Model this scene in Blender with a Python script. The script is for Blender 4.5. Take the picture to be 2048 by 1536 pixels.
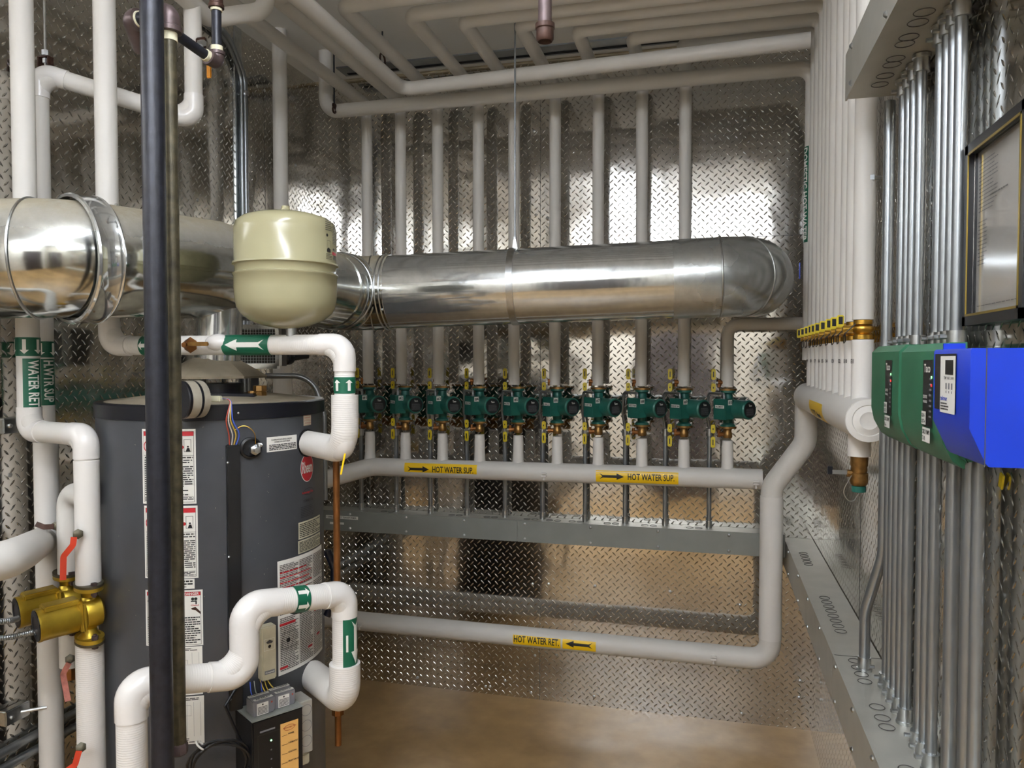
import bpy, bmesh, math, random
from mathutils import Vector as V, Matrix
random.seed(7)
S = bpy.context.scene
for o in list(bpy.data.objects): bpy.data.objects.remove(o)
# ---------------------------------------------------------------- camera, world, exposure, room lamps
FPX = 1531.0; YAW = math.radians(14.5); PIT = math.radians(1.8); CH = 1.5
Fw = V((-math.sin(YAW)*math.cos(PIT), math.cos(YAW)*math.cos(PIT), -math.sin(PIT)))
Rt = V((math.cos(YAW), math.sin(YAW), 0)); Up = Rt.cross(Fw); CP = V((0, 0, CH))
cd = bpy.data.cameras.new('camera'); cam = bpy.data.objects.new('camera', cd); S.collection.objects.link(cam)
cd.sensor_fit = 'HORIZONTAL'; cd.sensor_width = 36; cd.lens = 36*FPX/2048; cd.clip_start = .02
M3 = Matrix((Rt, Up, -Fw)).transposed(); cam.matrix_world = Matrix.Translation(CP) @ M3.to_4x4()
S.camera = cam
S.view_settings.view_transform = 'Standard'; S.view_settings.look = 'None'; S.view_settings.gamma = 1
S.view_settings.use_curve_mapping = False; S.view_settings.exposure = 0.34
w = bpy.data.worlds.new('World'); S.world = w; w.use_nodes = True
w.node_tree.nodes['Background'].inputs[0].default_value = (.75, .8, .9, 1)
w.node_tree.nodes['Background'].inputs[1].default_value = .15
LAMP = 25
S.cycles.max_bounces = 10; S.cycles.glossy_bounces = 7; S.cycles.diffuse_bounces = 4
S.cycles.caustics_reflective = True; S.cycles.blur_glossy = .6; S.cycles.sample_clamp_indirect = 6
S.cycles.use_denoising = True

# room measures: back wall Y=W, left wall X=XL, right wall X=XR, ceiling Z=ZC
W, XL, XR, ZC, YF = 3.26, -1.78, .405, 2.785, -1.9
def ray(x, y): return Fw + Rt*((x-1024)/FPX) - Up*((y-768)/FPX)
def aY(x, y, Y): r = ray(x, y); return CP + r*(Y/r.y)
def aX(x, y, X): r = ray(x, y); return CP + r*(X/r.x)
def aZ(x, y, Z): r = ray(x, y); return CP + r*((Z-CH)/r.z)
def aD(x, y, d): return CP + ray(x, y)*d

# ---------------------------------------------------------------- materials
def lin(c):
    if isinstance(c, str):
        c = [int(c[i:i+2], 16)/255 for i in (0, 2, 4)]
        c = [x/12.92 if x <= .04045 else ((x+.055)/1.055)**2.4 for x in c]
    return (*c, 1)
class NT:
    def __init__(s, name):
        s.m = bpy.data.materials.new(name); s.m.use_nodes = True; s.t = s.m.node_tree; s.n = s.t.nodes; s.b = s.n['Principled BSDF']
    def link(s, a, b): s.t.links.new(a, b)
    def N(s, typ, **k):
        n = s.n.new(typ)
        for a, v in k.items(): setattr(n, a, v)
        return n
    def put(s, inp, v):
        if isinstance(v, bpy.types.NodeSocket): s.link(v, inp)
        else: inp.default_value = v
    def math(s, op, a, b=0, c=0, clamp=False):
        n = s.N('ShaderNodeMath', operation=op, use_clamp=clamp)
        for i, v in enumerate((a, b, c)):
            if i < len(n.inputs): s.put(n.inputs[i], v)
        return n.outputs[0]
    def noise(s, scale, vec=None, detail=3, rough=.5, dist=0):
        n = s.N('ShaderNodeTexNoise'); n.inputs['Scale'].default_value = scale; n.inputs['Detail'].default_value = detail
        n.inputs['Roughness'].default_value = rough; n.inputs['Distortion'].default_value = dist
        s.link(vec or s.obj(), n.inputs['Vector']); return n.outputs[0]
    def obj(s):
        if not hasattr(s, 'tc'): s.tc = s.N('ShaderNodeTexCoord')
        return s.tc.outputs['Object']
    def uv(s): s.obj(); return s.tc.outputs['UV']
    def scaled(s, vec, sc):
        n = s.N('ShaderNodeMapping'); s.link(vec, n.inputs['Vector']); n.inputs['Scale'].default_value = sc; return n.outputs[0]
    def ramp(s, f, stops):
        n = s.N('ShaderNodeValToRGB'); s.link(f, n.inputs[0]); e = n.color_ramp.elements
        while len(e) < len(stops): e.new(.5)
        for x, (p, c) in zip(e, stops): x.position = p; x.color = lin(c)
        return n.outputs[0]
    def bump(s, h, dist, strength=1, nrm=None):
        n = s.N('ShaderNodeBump'); n.inputs['Distance'].default_value = dist; n.inputs['Strength'].default_value = strength
        s.link(h, n.inputs['Height'])
        if nrm: s.link(nrm, n.inputs['Normal'])
        return n.outputs[0]
    def set(s, **k):
        for a, v in k.items(): s.put(s.b.inputs[a.replace('_', ' ')], v)
        return s.m
def simple(name, col, rough=.5, metal=0, nz=0, nscale=30, bump=0, emit=None, spec=.5):
    t = NT(name)
    t.set(Roughness=rough, Metallic=metal); t.b.inputs['Specular IOR Level'].default_value = spec
    if nz:
        c = lin(col); lo = tuple(x*(1-nz) for x in c[:3]); hi = tuple(min(1, x*(1+nz)) for x in c[:3])
        t.set(Base_Color=t.ramp(t.noise(nscale, detail=5), [(.3, lo), (.7, hi)]))
    else: t.set(Base_Color=lin(col))
    if bump: t.set(Normal=t.bump(t.noise(nscale*2), bump))
    if emit: t.set(Emission_Color=lin(col), Emission_Strength=emit)
    return t.m
def diamond(name, axis):
    t = NT(name); o = t.obj(); sp = t.N('ShaderNodeSeparateXYZ'); t.link(o, sp.inputs[0])
    u = sp.outputs[axis]; v = sp.outputs[2]; k = 1/math.sqrt(2)/.0231
    p = t.math('MULTIPLY', t.math('ADD', u, v), k); q = t.math('MULTIPLY', t.math('SUBTRACT', u, v), k)
    par = t.math('FLOORED_MODULO', t.math('ADD', t.math('FLOOR', p), t.math('FLOOR', q)), 2)
    a = t.math('SUBTRACT', t.math('FRACT', p), .5); b = t.math('SUBTRACT', t.math('FRACT', q), .5)
    d = t.math('SUBTRACT', b, a)
    a2 = t.math('MULTIPLY_ADD', par, d, a); b2 = t.math('SUBTRACT', b, t.math('MULTIPLY', par, d))
    aa = t.math('DIVIDE', a2, .50); aa = t.math('MULTIPLY', aa, aa)
    lens = t.math('SUBTRACT', t.math('MULTIPLY', t.math('SUBTRACT', 1, aa), .125), t.math('ABSOLUTE', b2))
    h = t.math('MULTIPLY', lens, 8.5, clamp=True); h = t.math('SMOOTH_MIN', h, .9, .3)
    big = t.noise(2.3, detail=2); mid = t.noise(14, detail=2)
    b1 = t.bump(big, .005, 1); b15 = t.bump(mid, .0005, 1, b1); b2n = t.bump(h, .0019, 1, b15)
    sm = t.noise(5, detail=6, rough=.65)
    t.set(Base_Color=t.ramp(sm, [(.3, 'cac7c0'), (.7, 'dad7d1')]), Metallic=1.0, Normal=b2n,
          Roughness=t.math('MULTIPLY_ADD', sm, .13, .03))
    return t.m
def galv(name, lo, hi, rough=.28, dusty=False, bd=.004):
    t = NT(name); n = t.noise(38, detail=4, rough=.7); big = t.noise(3, detail=4)
    col = t.ramp(n, [(.3, lo), (.7, hi)])
    if dusty:
        g = t.N('ShaderNodeNewGeometry'); sp = t.N('ShaderNodeSeparateXYZ'); t.link(g.outputs['Normal'], sp.inputs[0])
        f = t.math('MULTIPLY', t.math('SUBTRACT', sp.outputs[2], .15, clamp=True), t.math('MULTIPLY', t.noise(11, detail=7, rough=.75), 2.6), clamp=True)
        mx = t.N('ShaderNodeMix', data_type='RGBA'); t.link(f, mx.inputs[0]); t.link(col, mx.inputs[6]); mx.inputs[7].default_value = lin('a39a84')
        t.set(Base_Color=mx.outputs[2], Metallic=t.math('SUBTRACT', 1, t.math('MULTIPLY', f, .8)), Roughness=t.math('MULTIPLY_ADD', f, .5, rough))
    else: t.set(Base_Color=col, Metallic=.86, Roughness=t.math('MULTIPLY_ADD', big, .15, rough-.06))
    t.set(Normal=t.bump(big, bd))
    return t.m
def jacket(name, col, ribs, rough=.5):
    t = NT(name); sp = t.N('ShaderNodeSeparateXYZ'); t.link(t.uv(), sp.inputs[0])
    n = t.noise(9, detail=4); f = t.noise(90, detail=3)
    if ribs:
        x = t.math('ADD', t.math('MULTIPLY', sp.outputs[0], 1/.0048), t.math('MULTIPLY', t.noise(6), 2.2))
        h = t.math('ADD', t.math('MULTIPLY', t.math('ABSOLUTE', t.math('SUBTRACT', t.math('FRACT', x), .5)), t.math('MULTIPLY', n, 1.4)), t.math('MULTIPLY', f, .5))
        nr = t.bump(h, .0007)
    else: nr = t.bump(t.math('ADD', n, t.math('MULTIPLY', f, .12)), .0022)
    c = lin(col); t.set(Base_Color=t.ramp(n, [(.25, tuple(x*.93 for x in c[:3])), (.7, c[:3])]), Roughness=rough, Normal=nr)
    return t.m
m = {}
m['dp_x'] = diamond('diamond_plate_x', 0); m['dp_y'] = diamond('diamond_plate_y', 1)
m['jack'] = jacket('insulation_jacket', 'd8d4cc', False, .55); m['rib'] = jacket('canvas_jacket', 'e2ded7', True, .6)
m['pvc'] = jacket('fitting_cover', 'e4e0da', False, .22)
m['ceil'] = simple('ceiling_paint', 'f4f3ee', .8, nz=.04, nscale=4)
m['paint'] = simple('wall_paint', 'e2dccf', .7, nz=.06, nscale=3)
m['galv'] = galv('galvanised_duct', 'c2c5c4', 'd4d7d6', .11); m['galvd'] = galv('galvanised_duct_dusty', 'bcc0be', 'd2d4d1', .12, True)
m['galve'] = galv('galvanised_elbow', 'b6bab8', 'c8cbca', .26); m['emt'] = simple('conduit_steel', '95999b', .32, .8, .06, 30)
m['zinc'] = simple('zinc_plate', 'c0c3c4', .28, 1, .12, 60)
m['strut'] = simple('trough_grey', '80827c', .42, .0, .05, 12); m['troughtop'] = simple('trough_galvanised', 'aeaca2', .45, .45, .06, 14); m['boxz'] = simple('box_galvanised', 'b2b0a8', .45, .35, .08, 30)
m['dark'] = simple('dark_void', '0c0c0c', .8)
m['brass'] = simple('brass', 'b98f3c', .32, .9, .25, 50); m['bronze'] = simple('bronze', '8c6a3c', .4, .85, .3, 60)
m['gold'] = simple('gold_paint', 'b99c34', .36, .75, .18, 25, .0006)
m['copper'] = simple('old_copper', '85562c', .42, .75, .25, 20)
m['iron'] = simple('black_iron', '22232a', .38, .3, .35, 60, .0004); m['rust'] = simple('brown_iron', '4a4433', .45, .4, .5, 45, .0006)
m['fit'] = simple('malleable_fitting', '584a49', .42, .5, .25, 50, .0005); m['rustf'] = simple('rusty_fitting', '40291f', .5, .4, .35, 40, .0008)
m['tape'] = simple('thread_sealant', 'd8d2b4', .7, 0, .15, 80)
m['white'] = simple('label_white', 'e6e4dc', .4); m['black'] = simple('black_plastic', '101114', .35); m['ink'] = simple('ink_black', '1b1b1b', .5)
m['yel'] = simple('label_yellow', 'f2c50c', .4); m['grn'] = simple('label_green', '0a5a40', .4); m['red'] = simple('label_red', 'b8202a', .45)
m['grey'] = simple('heater_grey', '424448', .36, .0, .06, 20); m['rim'] = simple('heater_rim', '0d0f18', .3)
m['lid'] = simple('dusty_lid', '8f8470', .75, 0, .2, 14); m['cream'] = simple('tank_cream', '9d9776', .2, 0, .02, 8)
m['pump'] = simple('pump_green', '1c5c50', .42, .1, .12, 40); m['boxg'] = simple('relay_green', '2d6a4c', .45, 0, .14, 9)
m['blue'] = simple('control_blue', '0232b4', .4, 0, .12, 8); m['bluedust'] = simple('control_blue_side', '0038c8', .4, 0, .12, 8)
m['lever'] = simple('yellow_lever', 'c9b41c', .4, 0, .1, 60); m['redl'] = simple('red_lever', 'c23a22', .4)
m['redw'] = simple('worn_red_lever', 'a8685c', .5, 0, .35, 70); m['drum'] = simple('drum_band', 'a39c8c', .5, .2, .12, 40); m['caulk'] = simple('caulk_tan', 'a89a7e', .7, 0, .15, 20); m['orange'] = simple('orange_lever', 'e69a16', .4); m['beige'] = simple('beige_plastic', 'b8b096', .45, 0, .1, 30)
m['relay'] = simple('relay_grey', '77767a', .45); m['panel'] = simple('panel_orange', 'd9a860', .45); m['paper'] = simple('paper', 'e2ded6', .6)
m['gold2'] = simple('gold_trim', 'a48a3a', .35, .8); m['led'] = simple('led_green', '8dffa0', .4, emit=6); m['ledr'] = simple('led_red', 'ff3030', .4, emit=3)
m['wr'] = simple('wire_red', 'a8402a', .5); m['ww'] = simple('wire_white', 'c9c4bc', .5); m['wb'] = simple('wire_blue', '3a56b8', .5); m['wy'] = simple('wire_yellow', 'c9a63a', .5)
m['lamp'] = simple('lamp_diffuser', 'eef4ff', .5, emit=LAMP); m['txt'] = simple('faint_text', '45423e', .6); m['pale'] = simple('label_cream', 'cfcbb0', .5)
m['seam'] = simple('seam_dark', '3a3a38', .6, .5); m['wallbrown'] = simple('door_brown', '3a3230', .6, 0, .1, 5); m['mast'] = simple('pink_tint', 'b0a8a0', .4, .8)  # seam: dark joint line between wall sheets and trough lengths
t = NT('floor_sealed_concrete'); n1 = t.noise(1.6, detail=6, rough=.6); n2 = t.noise(14, detail=5)
t.set(Base_Color=t.ramp(t.math('MULTIPLY_ADD', n2, .25, n1), [(.45, '8c6f48'), (.62, 'a58558'), (.78, 'ba996a')]),
      Roughness=t.math('MULTIPLY_ADD', n1, .3, .18), Normal=t.bump(n2, .0008)); m['floor'] = t.m
t = NT('picture_glass'); t.set(Base_Color=(1, 1, 1, 1), Roughness=.05, Transmission_Weight=1.0, IOR=1.45); m['glass'] = t.m

# ---------------------------------------------------------------- mesh helpers
COL = S.collection
def tag(o, label=None, cat=None, group=None, kind=None):
    if label: o['label'] = label
    if cat: o['category'] = cat
    if group: o['group'] = group
    if kind: o['kind'] = kind
    return o
def wl(o):
    p = V((0, 0, 0))
    while o is not None: p += o.location; o = o.parent
    return p
def thing(name, label, cat, loc, group=None):
    o = bpy.data.objects.new(name, None); o.empty_display_size = .05; COL.objects.link(o); o.location = loc
    return tag(o, label, cat, group)
def copy_tree(o, parent=None):
    c = o.copy(); COL.objects.link(c); c.parent = parent
    for k, v in list(o.items()): c[k] = v
    for ch in list(o.children): copy_tree(ch, c)
    return c
def frame(A, hint=None):
    A = V(A).normalized(); h = V(hint) if hint is not None else (V((0, 0, 1)) if abs(A.z) < .9 else V((1, 0, 0)))
    x = (h - A*h.dot(A)).normalized(); return x, A.cross(x), A
def fillet(pts, rad, n=8):
    pts = [V(p) for p in pts]; out = [pts[0]]; rads = rad if isinstance(rad, (list, tuple)) else [rad]*len(pts)
    for i in range(1, len(pts)-1):
        a, b, c = pts[i-1], pts[i], pts[i+1]; d1 = (a-b); d2 = (c-b); ang = d1.angle(d2)
        if ang > 3.10: out.append(b); continue
        tl = min(rads[i]/math.tan(ang/2), d1.length*.49, d2.length*.49); r = tl*math.tan(ang/2)
        d1.normalize(); d2.normalize(); cen = b + (d1+d2).normalized()*(r/math.sin(ang/2))
        s = b+d1*tl-cen; e = b+d2*tl-cen; tot = s.angle(e); ax = s.cross(e).normalized()
        k = max(2, int(n*tot/1.57+1))
        for j in range(k+1): out.append(cen + Matrix.Rotation(tot*j/k, 3, ax) @ s)
    out.append(pts[-1]); res = [out[0]]
    for p in out[1:]:
        if (p-res[-1]).length > 1e-5: res.append(p)
    return res
class MB:
    def __init__(s): s.bm = bmesh.new(); s.mi = 0; s.mats = []
    def mat(s, k):
        if k not in s.mats: s.mats.append(k)
        s.mi = s.mats.index(k); return s
    def face(s, vs):
        try: f = s.bm.faces.new(vs)
        except ValueError: return None
        f.material_index = s.mi; f.smooth = True; return f
    def box(s, c, size, rot=None, bev=0, seg=2):
        c = V(c); hx, hy, hz = [x/2 for x in size]; R = rot or Matrix.Identity(3)
        vs = [s.bm.verts.new(c + R @ V((sx*hx, sy*hy, sz*hz))) for sz in (-1, 1) for sy in (-1, 1) for sx in (-1, 1)]
        fs = [s.face([vs[i] for i in q]) for q in ((0, 2, 3, 1), (4, 5, 7, 6), (0, 1, 5, 4), (2, 6, 7, 3), (0, 4, 6, 2), (1, 3, 7, 5))]
        if bev:
            es = list({e for f in fs for e in f.edges})
            r = bmesh.ops.bevel(s.bm, geom=es, offset=bev, segments=seg, affect='EDGES', clamp_overlap=True)
            for f in r['faces']: f.material_index = s.mi; f.smooth = True
        return s
    def box2(s, a, b, bev=0): a, b = V(a), V(b); return s.box((a+b)/2, [abs(x) for x in (b-a)], bev=bev)
    def prism(s, poly, O, X, Y, Z, h0, h1):
        O, X, Y, Z = V(O), V(X), V(Y), V(Z)
        a = [s.bm.verts.new(O+X*p[0]+Y*p[1]+Z*h0) for p in poly]; b = [s.bm.verts.new(O+X*p[0]+Y*p[1]+Z*h1) for p in poly]
        n = len(poly); s.face(a[::-1]); s.face(b)
        for i in range(n): s.face([a[i], a[(i+1) % n], b[(i+1) % n], b[i]])
        return s
    def rings(s, rows, closed_u=False, caps=True):
        vr = [[s.bm.verts.new(p) for p in r] for r in rows]; n = len(rows[0])
        uvl = s.bm.loops.layers.uv.verify()
        for i in range(len(vr) if closed_u else len(vr)-1):
            A, B = vr[i], vr[(i+1) % len(vr)]
            for j in range(n):
                s.face([A[j], A[(j+1) % n], B[(j+1) % n], B[j]])
        if caps and not closed_u: s.face(vr[0][::-1]); s.face(vr[-1])
        return s
    def tube(s, pts, r, rad=.05, seg=20, n=8, caps=True):
        P = fillet(pts, rad, n) if len(pts) > 2 and rad else [V(p) for p in pts]
        rr = r if callable(r) else (lambda l: r)
        T = []
        for i in range(len(P)):
            a = P[max(0, i-1)]; b = P[min(len(P)-1, i+1)]; T.append((b-a).normalized())
        x, y, _ = frame(T[0]); L = 0; vr = []; Ls = []
        for i, p in enumerate(P):
            if i: L += (p-P[i-1]).length; q = T[i-1].rotation_difference(T[i]); x = q @ x; y = q @ y
            R = rr(L); Ls.append(L)
            # mitre: keep the section round in the plane of the bend
            k = 1.0
            if 0 < i < len(P)-1:
                an = (P[i]-P[i-1]).angle(P[i+1]-P[i]); k = 1/max(.5, math.cos(an/2))
                vr.append([s.bm.verts.new(p + (x*math.cos(2*math.pi*j/seg)+y*math.sin(2*math.pi*j/seg))*R) for j in range(seg)])
            else: vr.append([s.bm.verts.new(p + (x*math.cos(2*math.pi*j/seg)+y*math.sin(2*math.pi*j/seg))*R) for j in range(seg)])
        uvl = s.bm.loops.layers.uv.verify(); c = 2*math.pi*rr(0)/seg
        for i in range(len(vr)-1):
            for j in range(seg):
                f = s.face([vr[i][j], vr[i][(j+1) % seg], vr[i+1][(j+1) % seg], vr[i+1][j]])
                if f:
                    for lp, (u, v) in zip(f.loops, ((Ls[i], j*c), (Ls[i], (j+1)*c), (Ls[i+1], (j+1)*c), (Ls[i+1], j*c))): lp[uvl].uv = (u, v)
        if caps: s.face(vr[0][::-1]); s.face(vr[-1])
        return s
    def cyl(s, a, b, r, r2=None, seg=20):
        a, b = V(a), V(b); x, y, z = frame(b-a); r2 = r if r2 is None else r2
        return s.rings([[p + (x*math.cos(2*math.pi*j/seg)+y*math.sin(2*math.pi*j/seg))*q for j in range(seg)] for p, q in ((a, r), (b, r2))])
    def lathe(s, O, A, prof, seg=32, caps=True):
        O = V(O); x, y, z = frame(A)
        return s.rings([[O+z*h+(x*math.cos(2*math.pi*j/seg)+y*math.sin(2*math.pi*j/seg))*max(r, 1e-4) for j in range(seg)] for r, h in prof], caps=caps)
    def torus(s, O, A, R, r, seg=32, sub=8):
        O = V(O); x, y, z = frame(A); rows = []
        for i in range(seg):
            a = 2*math.pi*i/seg; d = x*math.cos(a)+y*math.sin(a)
            rows.append([O + d*(R+r*math.cos(2*math.pi*j/sub)) + z*(r*math.sin(2*math.pi*j/sub)) for j in range(sub)])
        return s.rings(rows, closed_u=True)
    def ball(s, c, r, seg=12, sc=(1, 1, 1)):
        c = V(c); k = seg//2
        return s.rings([[c + V((r*math.sin(math.pi*(i+.02)/(k+.04))*math.cos(2*math.pi*j/seg)*sc[0], r*math.sin(math.pi*(i+.02)/(k+.04))*math.sin(2*math.pi*j/seg)*sc[1], -r*math.cos(math.pi*(i+.02)/(k+.04))*sc[2])) for j in range(seg)] for i in range(k+1)])
    def build(s, name, parent=None, mats=None, loc=None, label=None, cat=None, group=None, kind=None, sharp=38, solid=True):
        if solid: bmesh.ops.recalc_face_normals(s.bm, faces=s.bm.faces[:])
        off = wl(parent) if parent is not None else V((0, 0, 0)); loc = V(loc) if loc is not None else (V((0, 0, 0)))
        off = off + loc
        for v in s.bm.verts: v.co -= off
        me = bpy.data.meshes.new(name); s.bm.to_mesh(me); s.bm.free()
        for k in (s.mats or mats): me.materials.append(m[k])
        me.set_sharp_from_angle(angle=math.radians(sharp))
        o = bpy.data.objects.new(name, me); COL.objects.link(o); o.location = loc
        if parent is not None: o.parent = parent
        return tag(o, label, cat, group, kind)

_tc = {}
def text_geo(s):
    if s in _tc: return _tc[s]
    c = bpy.data.curves.new('t', 'FONT'); c.body = s; c.size = 1; c.resolution_u = 2; c.offset = .022
    o = bpy.data.objects.new('t', c); COL.objects.link(o); dg = bpy.context.evaluated_depsgraph_get(); dg.update()
    me = o.evaluated_get(dg).to_mesh(); vs = [(v.co.x, v.co.y) for v in me.vertices]; fs = [tuple(p.vertices) for p in me.polygons]
    o.evaluated_get(dg).to_mesh_clear(); bpy.data.objects.remove(o); bpy.data.curves.remove(c)
    _tc[s] = (vs, fs); return _tc[s]
ARROW = [(-.5, -.2), (.22, -.2), (.22, -.5), (.5, 0), (.22, .5), (.22, .2), (-.5, .2)]
TAILED = [(-.5, -.45), (-.36, -.2), (.2, -.2), (.2, -.5), (.5, 0), (.2, .5), (.2, .2), (-.36, .2), (-.5, .45), (-.38, 0)]
class DC:
    """flat marking pieces in metres (u right, v up), bent onto a cylinder or laid on a plane"""
    def __init__(s): s.P = []; s.mats = []
    def _m(s, k):
        if k not in s.mats: s.mats.append(k)
        return s.mats.index(k)
    def poly(s, pts, k, h=1): s.P.append((list(pts), [tuple(range(len(pts)))], s._m(k), h)); return s
    def rect(s, u0, v0, u1, v1, k, h=1): return s.poly([(u0, v0), (u1, v0), (u1, v1), (u0, v1)], k, h)
    def frame(s, u0, v0, u1, v1, t, k, h=2):
        for r in ((u0, v0, u1, v0+t), (u0, v1-t, u1, v1), (u0, v0, u0+t, v1), (u1-t, v0, u1, v1)): s.rect(*r, k, h)
        return s
    def text(s, st, u0, v0, w, hh, k, h=3):
        vs, fs = text_geo(st)
        if not vs: return s
        x0 = min(a for a, b in vs); x1 = max(a for a, b in vs); y0 = min(b for a, b in vs); y1 = max(b for a, b in vs)
        s.P.append(([(u0+(a-x0)/(x1-x0)*w, v0+(b-y0)/(y1-y0)*hh) for a, b in vs], fs, s._m(k), h)); return s
    def shape(s, S_, cu, cv, w, hh, k, rot=0, h=3):
        c, d = math.cos(rot), math.sin(rot)
        P = [(cu+x*w*c-y*hh*d, cv+x*w*d+y*hh*c) for x, y in S_]
        vs = [P[i] for i in range(len(P))]
        s.P.append((vs, [tuple(range(len(vs)))], s._m(k), h)); return s
    def disc(s, cu, cv, r, k, h=2, ry=None, n=28):
        ry = ry or r; return s.poly([(cu+r*math.cos(6.2832*i/n), cv+ry*math.sin(6.2832*i/n)) for i in range(n)], k, h)
    def ring(s, cu, cv, r, t, k, h=3, n=24, ry=None):
        ry = ry or r
        for i in range(n):
            a, b = 6.2832*i/n, 6.2832*(i+1)/n
            s.poly([(cu+r*math.cos(a), cv+ry*math.sin(a)), (cu+r*math.cos(b), cv+ry*math.sin(b)), (cu+(r-t)*math.cos(b), cv+(ry-t)*math.sin(b)), (cu+(r-t)*math.cos(a), cv+(ry-t)*math.sin(a))], k, h)
        return s
    def lines(s, u0, v0, u1, v1, n, k='txt', fill=.55, h=2, rag=.3):
        """small print too fine to read: rows of word-long dashes"""
        st = (v1-v0)/n
        for i in range(n):
            u = u0; e = u1-random.random()*rag*(u1-u0)*(random.random() < .45); v = v1-st*(i+.5)
            while u < e:
                l = (u1-u0)*random.uniform(.05, .16); s.rect(u, v-st*fill/2, min(e, u+l), v+st*fill/2, k, h); u += l+(u1-u0)*.018
        return s
    def build(s, name, parent, mp, cut=None, step=.004, base=.0006, lift=.00035, label=None):
        bm = bmesh.new()
        for pts, fs, mi, h in s.P:
            vs = [bm.verts.new((a, b, base+lift*h)) for a, b in pts]
            for f in fs:
                try: fc = bm.faces.new([vs[i] for i in f]); fc.material_index = mi
                except ValueError: pass
        if cut is not None:
            lo = min(v.co[cut] for v in bm.verts); hi = max(v.co[cut] for v in bm.verts); n = V((0, 0, 0)); n[cut] = 1
            c = lo+step
            while c < hi:
                bmesh.ops.bisect_plane(bm, geom=bm.verts[:]+bm.edges[:]+bm.faces[:], plane_co=n*c, plane_no=n); c += step
        for v in bm.verts: v.co = mp(v.co.x, v.co.y, v.co.z)
        off = wl(parent)
        for v in bm.verts: v.co -= off
        me = bpy.data.meshes.new(name); bm.to_mesh(me); bm.free()
        for k in s.mats: me.materials.append(m[k])
        o = bpy.data.objects.new(name, me); COL.objects.link(o); o.parent = parent
        return tag(o, label)
def cylmap(O, A, r, N=None, about=False):
    """about=False: u runs along the axis A; about=True: v runs along A and u goes round"""
    O = V(O); A = V(A).normalized(); N = V(N) if N is not None else (CP-O); N = (N-A*N.dot(A)).normalized()
    if not about:
        T = N.cross(A)
        return lambda u, v, h: O+A*u+(N*math.cos(v/r)+T*math.sin(v/r))*(r+h)
    T = A.cross(N)
    return lambda u, v, h: O+A*v+(N*math.cos(u/r)+T*math.sin(u/r))*(r+h)
def planemap(O, U, Vv):
    O, U, Vv = V(O), V(U).normalized(), V(Vv).normalized(); N = U.cross(Vv)
    return lambda u, v, h: O+U*u+Vv*v+N*h

# ---------------------------------------------------------------- the room
def struct(mb, name, **k): o = mb.build(name, **k); o['kind'] = 'structure'; return o
struct(MB().mat('floor').box2((XL-.1, YF, -.1), (XR+.1, W+.1, 0)), 'floor')
struct(MB().mat('ceil').box2((XL-.1, YF, ZC), (XR+.1, W+.1, ZC+.1)), 'ceiling')
wb = struct(MB().mat('dp_x').box2((XL-.1, W, 0), (XR+.1, W+.1, ZC)), 'wall_back')
wlft = struct(MB().mat('dp_y').box2((XL-.1, YF, 0), (XL, W, ZC)), 'wall_left')
wr = struct(MB().mat('dp_y').box2((XR, YF, 0), (XR+.1, W, ZC)), 'wall_right')
struct(MB().mat('paint').box2((XL-.1, YF-.1, 0), (XR+.1, YF, ZC)), 'wall_front')
d1 = struct(MB().mat('wallbrown').box2((-.75, YF, 0), (.15, YF+.04, 2.05)), 'door_1')
MB().mat('zinc').ball((-.66, YF+.075, 1.0), .03).cyl((-.66, YF+.04, 1), (-.66, YF+.06, 1), .012).build('door_knob', d1)
def seams(wall, segs):
    for a, b in segs:
        MB().mat('seam').box2(a, b).build('sheet_seam', wall)
seams(wb, [((-.717, W-.0006, 0), (-.7155, W, ZC)), ((-.1, W-.0006, 2.0), (-.0985, W, ZC)), ((-.1, W-.0006, 1.998), (XR, W, 1.9995))])
seams(wlft, [((XL, .9, 0), (XL+.0006, .9015, ZC)), ((XL, 2.115, 0), (XL+.0006, 2.1165, ZC)), ((XL, 2.82, 1.2), (XL+.0006, 2.8215, 2.66))])
seams(wr, [((XR-.0006, 1.05, 0), (XR, 1.0515, ZC)), ((XR-.0006, 2.27, 0), (XR, 2.2715, ZC))])
sc = MB().mat('zinc').lathe((0, 0, 0), (0, -1, 0), [(.0065, 0), (.0065, .0012), (.0035, .0035), (.0001, .004)], 10).build('screw', wb)
first = True
for x, y in [(1065, 1168), (1097, 1168), (1190, 1172), (1340, 1183), (1113, 1310), (958, 1286), (1480, 1210), (1600, 1220), (1070, 1311), (835, 1355), (1010, 1361),
             (971, 1373), (1475, 1342), (1483, 1427), (1340, 1412), (1188, 1393), (1600, 1362), (1357, 248), (1490, 240), (672, 370), (860, 245), (900, 262), (1068, 262), (1072, 430), (1095, 436), (980, 1373), (1062, 1385), (1598, 1395), (1515, 760), (1475, 930)]:
    p = aY(x, y, W)
    if p.x > XR-.01: continue
    o = sc if first else sc.copy()
    if not first: COL.objects.link(o)
    first = False; o.location = (p.x, W, p.z)
sl = MB().mat('zinc').lathe((0, 0, 0), (1, 0, 0), [(.0065, 0), (.0065, .0012), (.0035, .0035), (.0001, .004)], 10).build('screw', wlft)
for i, (x, y) in enumerate([(514, 172), (529, 181), (590, 215), (465, 300), (591, 330), (395, 400), (63, 89), (525, 380), (470, 700), (20, 950)]):
    p = aX(x, y, XL); o = sl if i == 0 else sl.copy()
    if i: COL.objects.link(o)
    o.location = (XL, p.y, p.z)
struct(MB().mat('emt').box2((-1.60, 3.10, ZC-.006), (-.02, 3.20, ZC)).mat('dark').box2((-1.58, 3.165, ZC-.0075), (-.03, 3.185, ZC-.004)), 'trim_1')
struct(MB().mat('caulk').box2((XL, W-.014, ZC-.01), (XR, W, ZC)), 'trim_2', )
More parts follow.
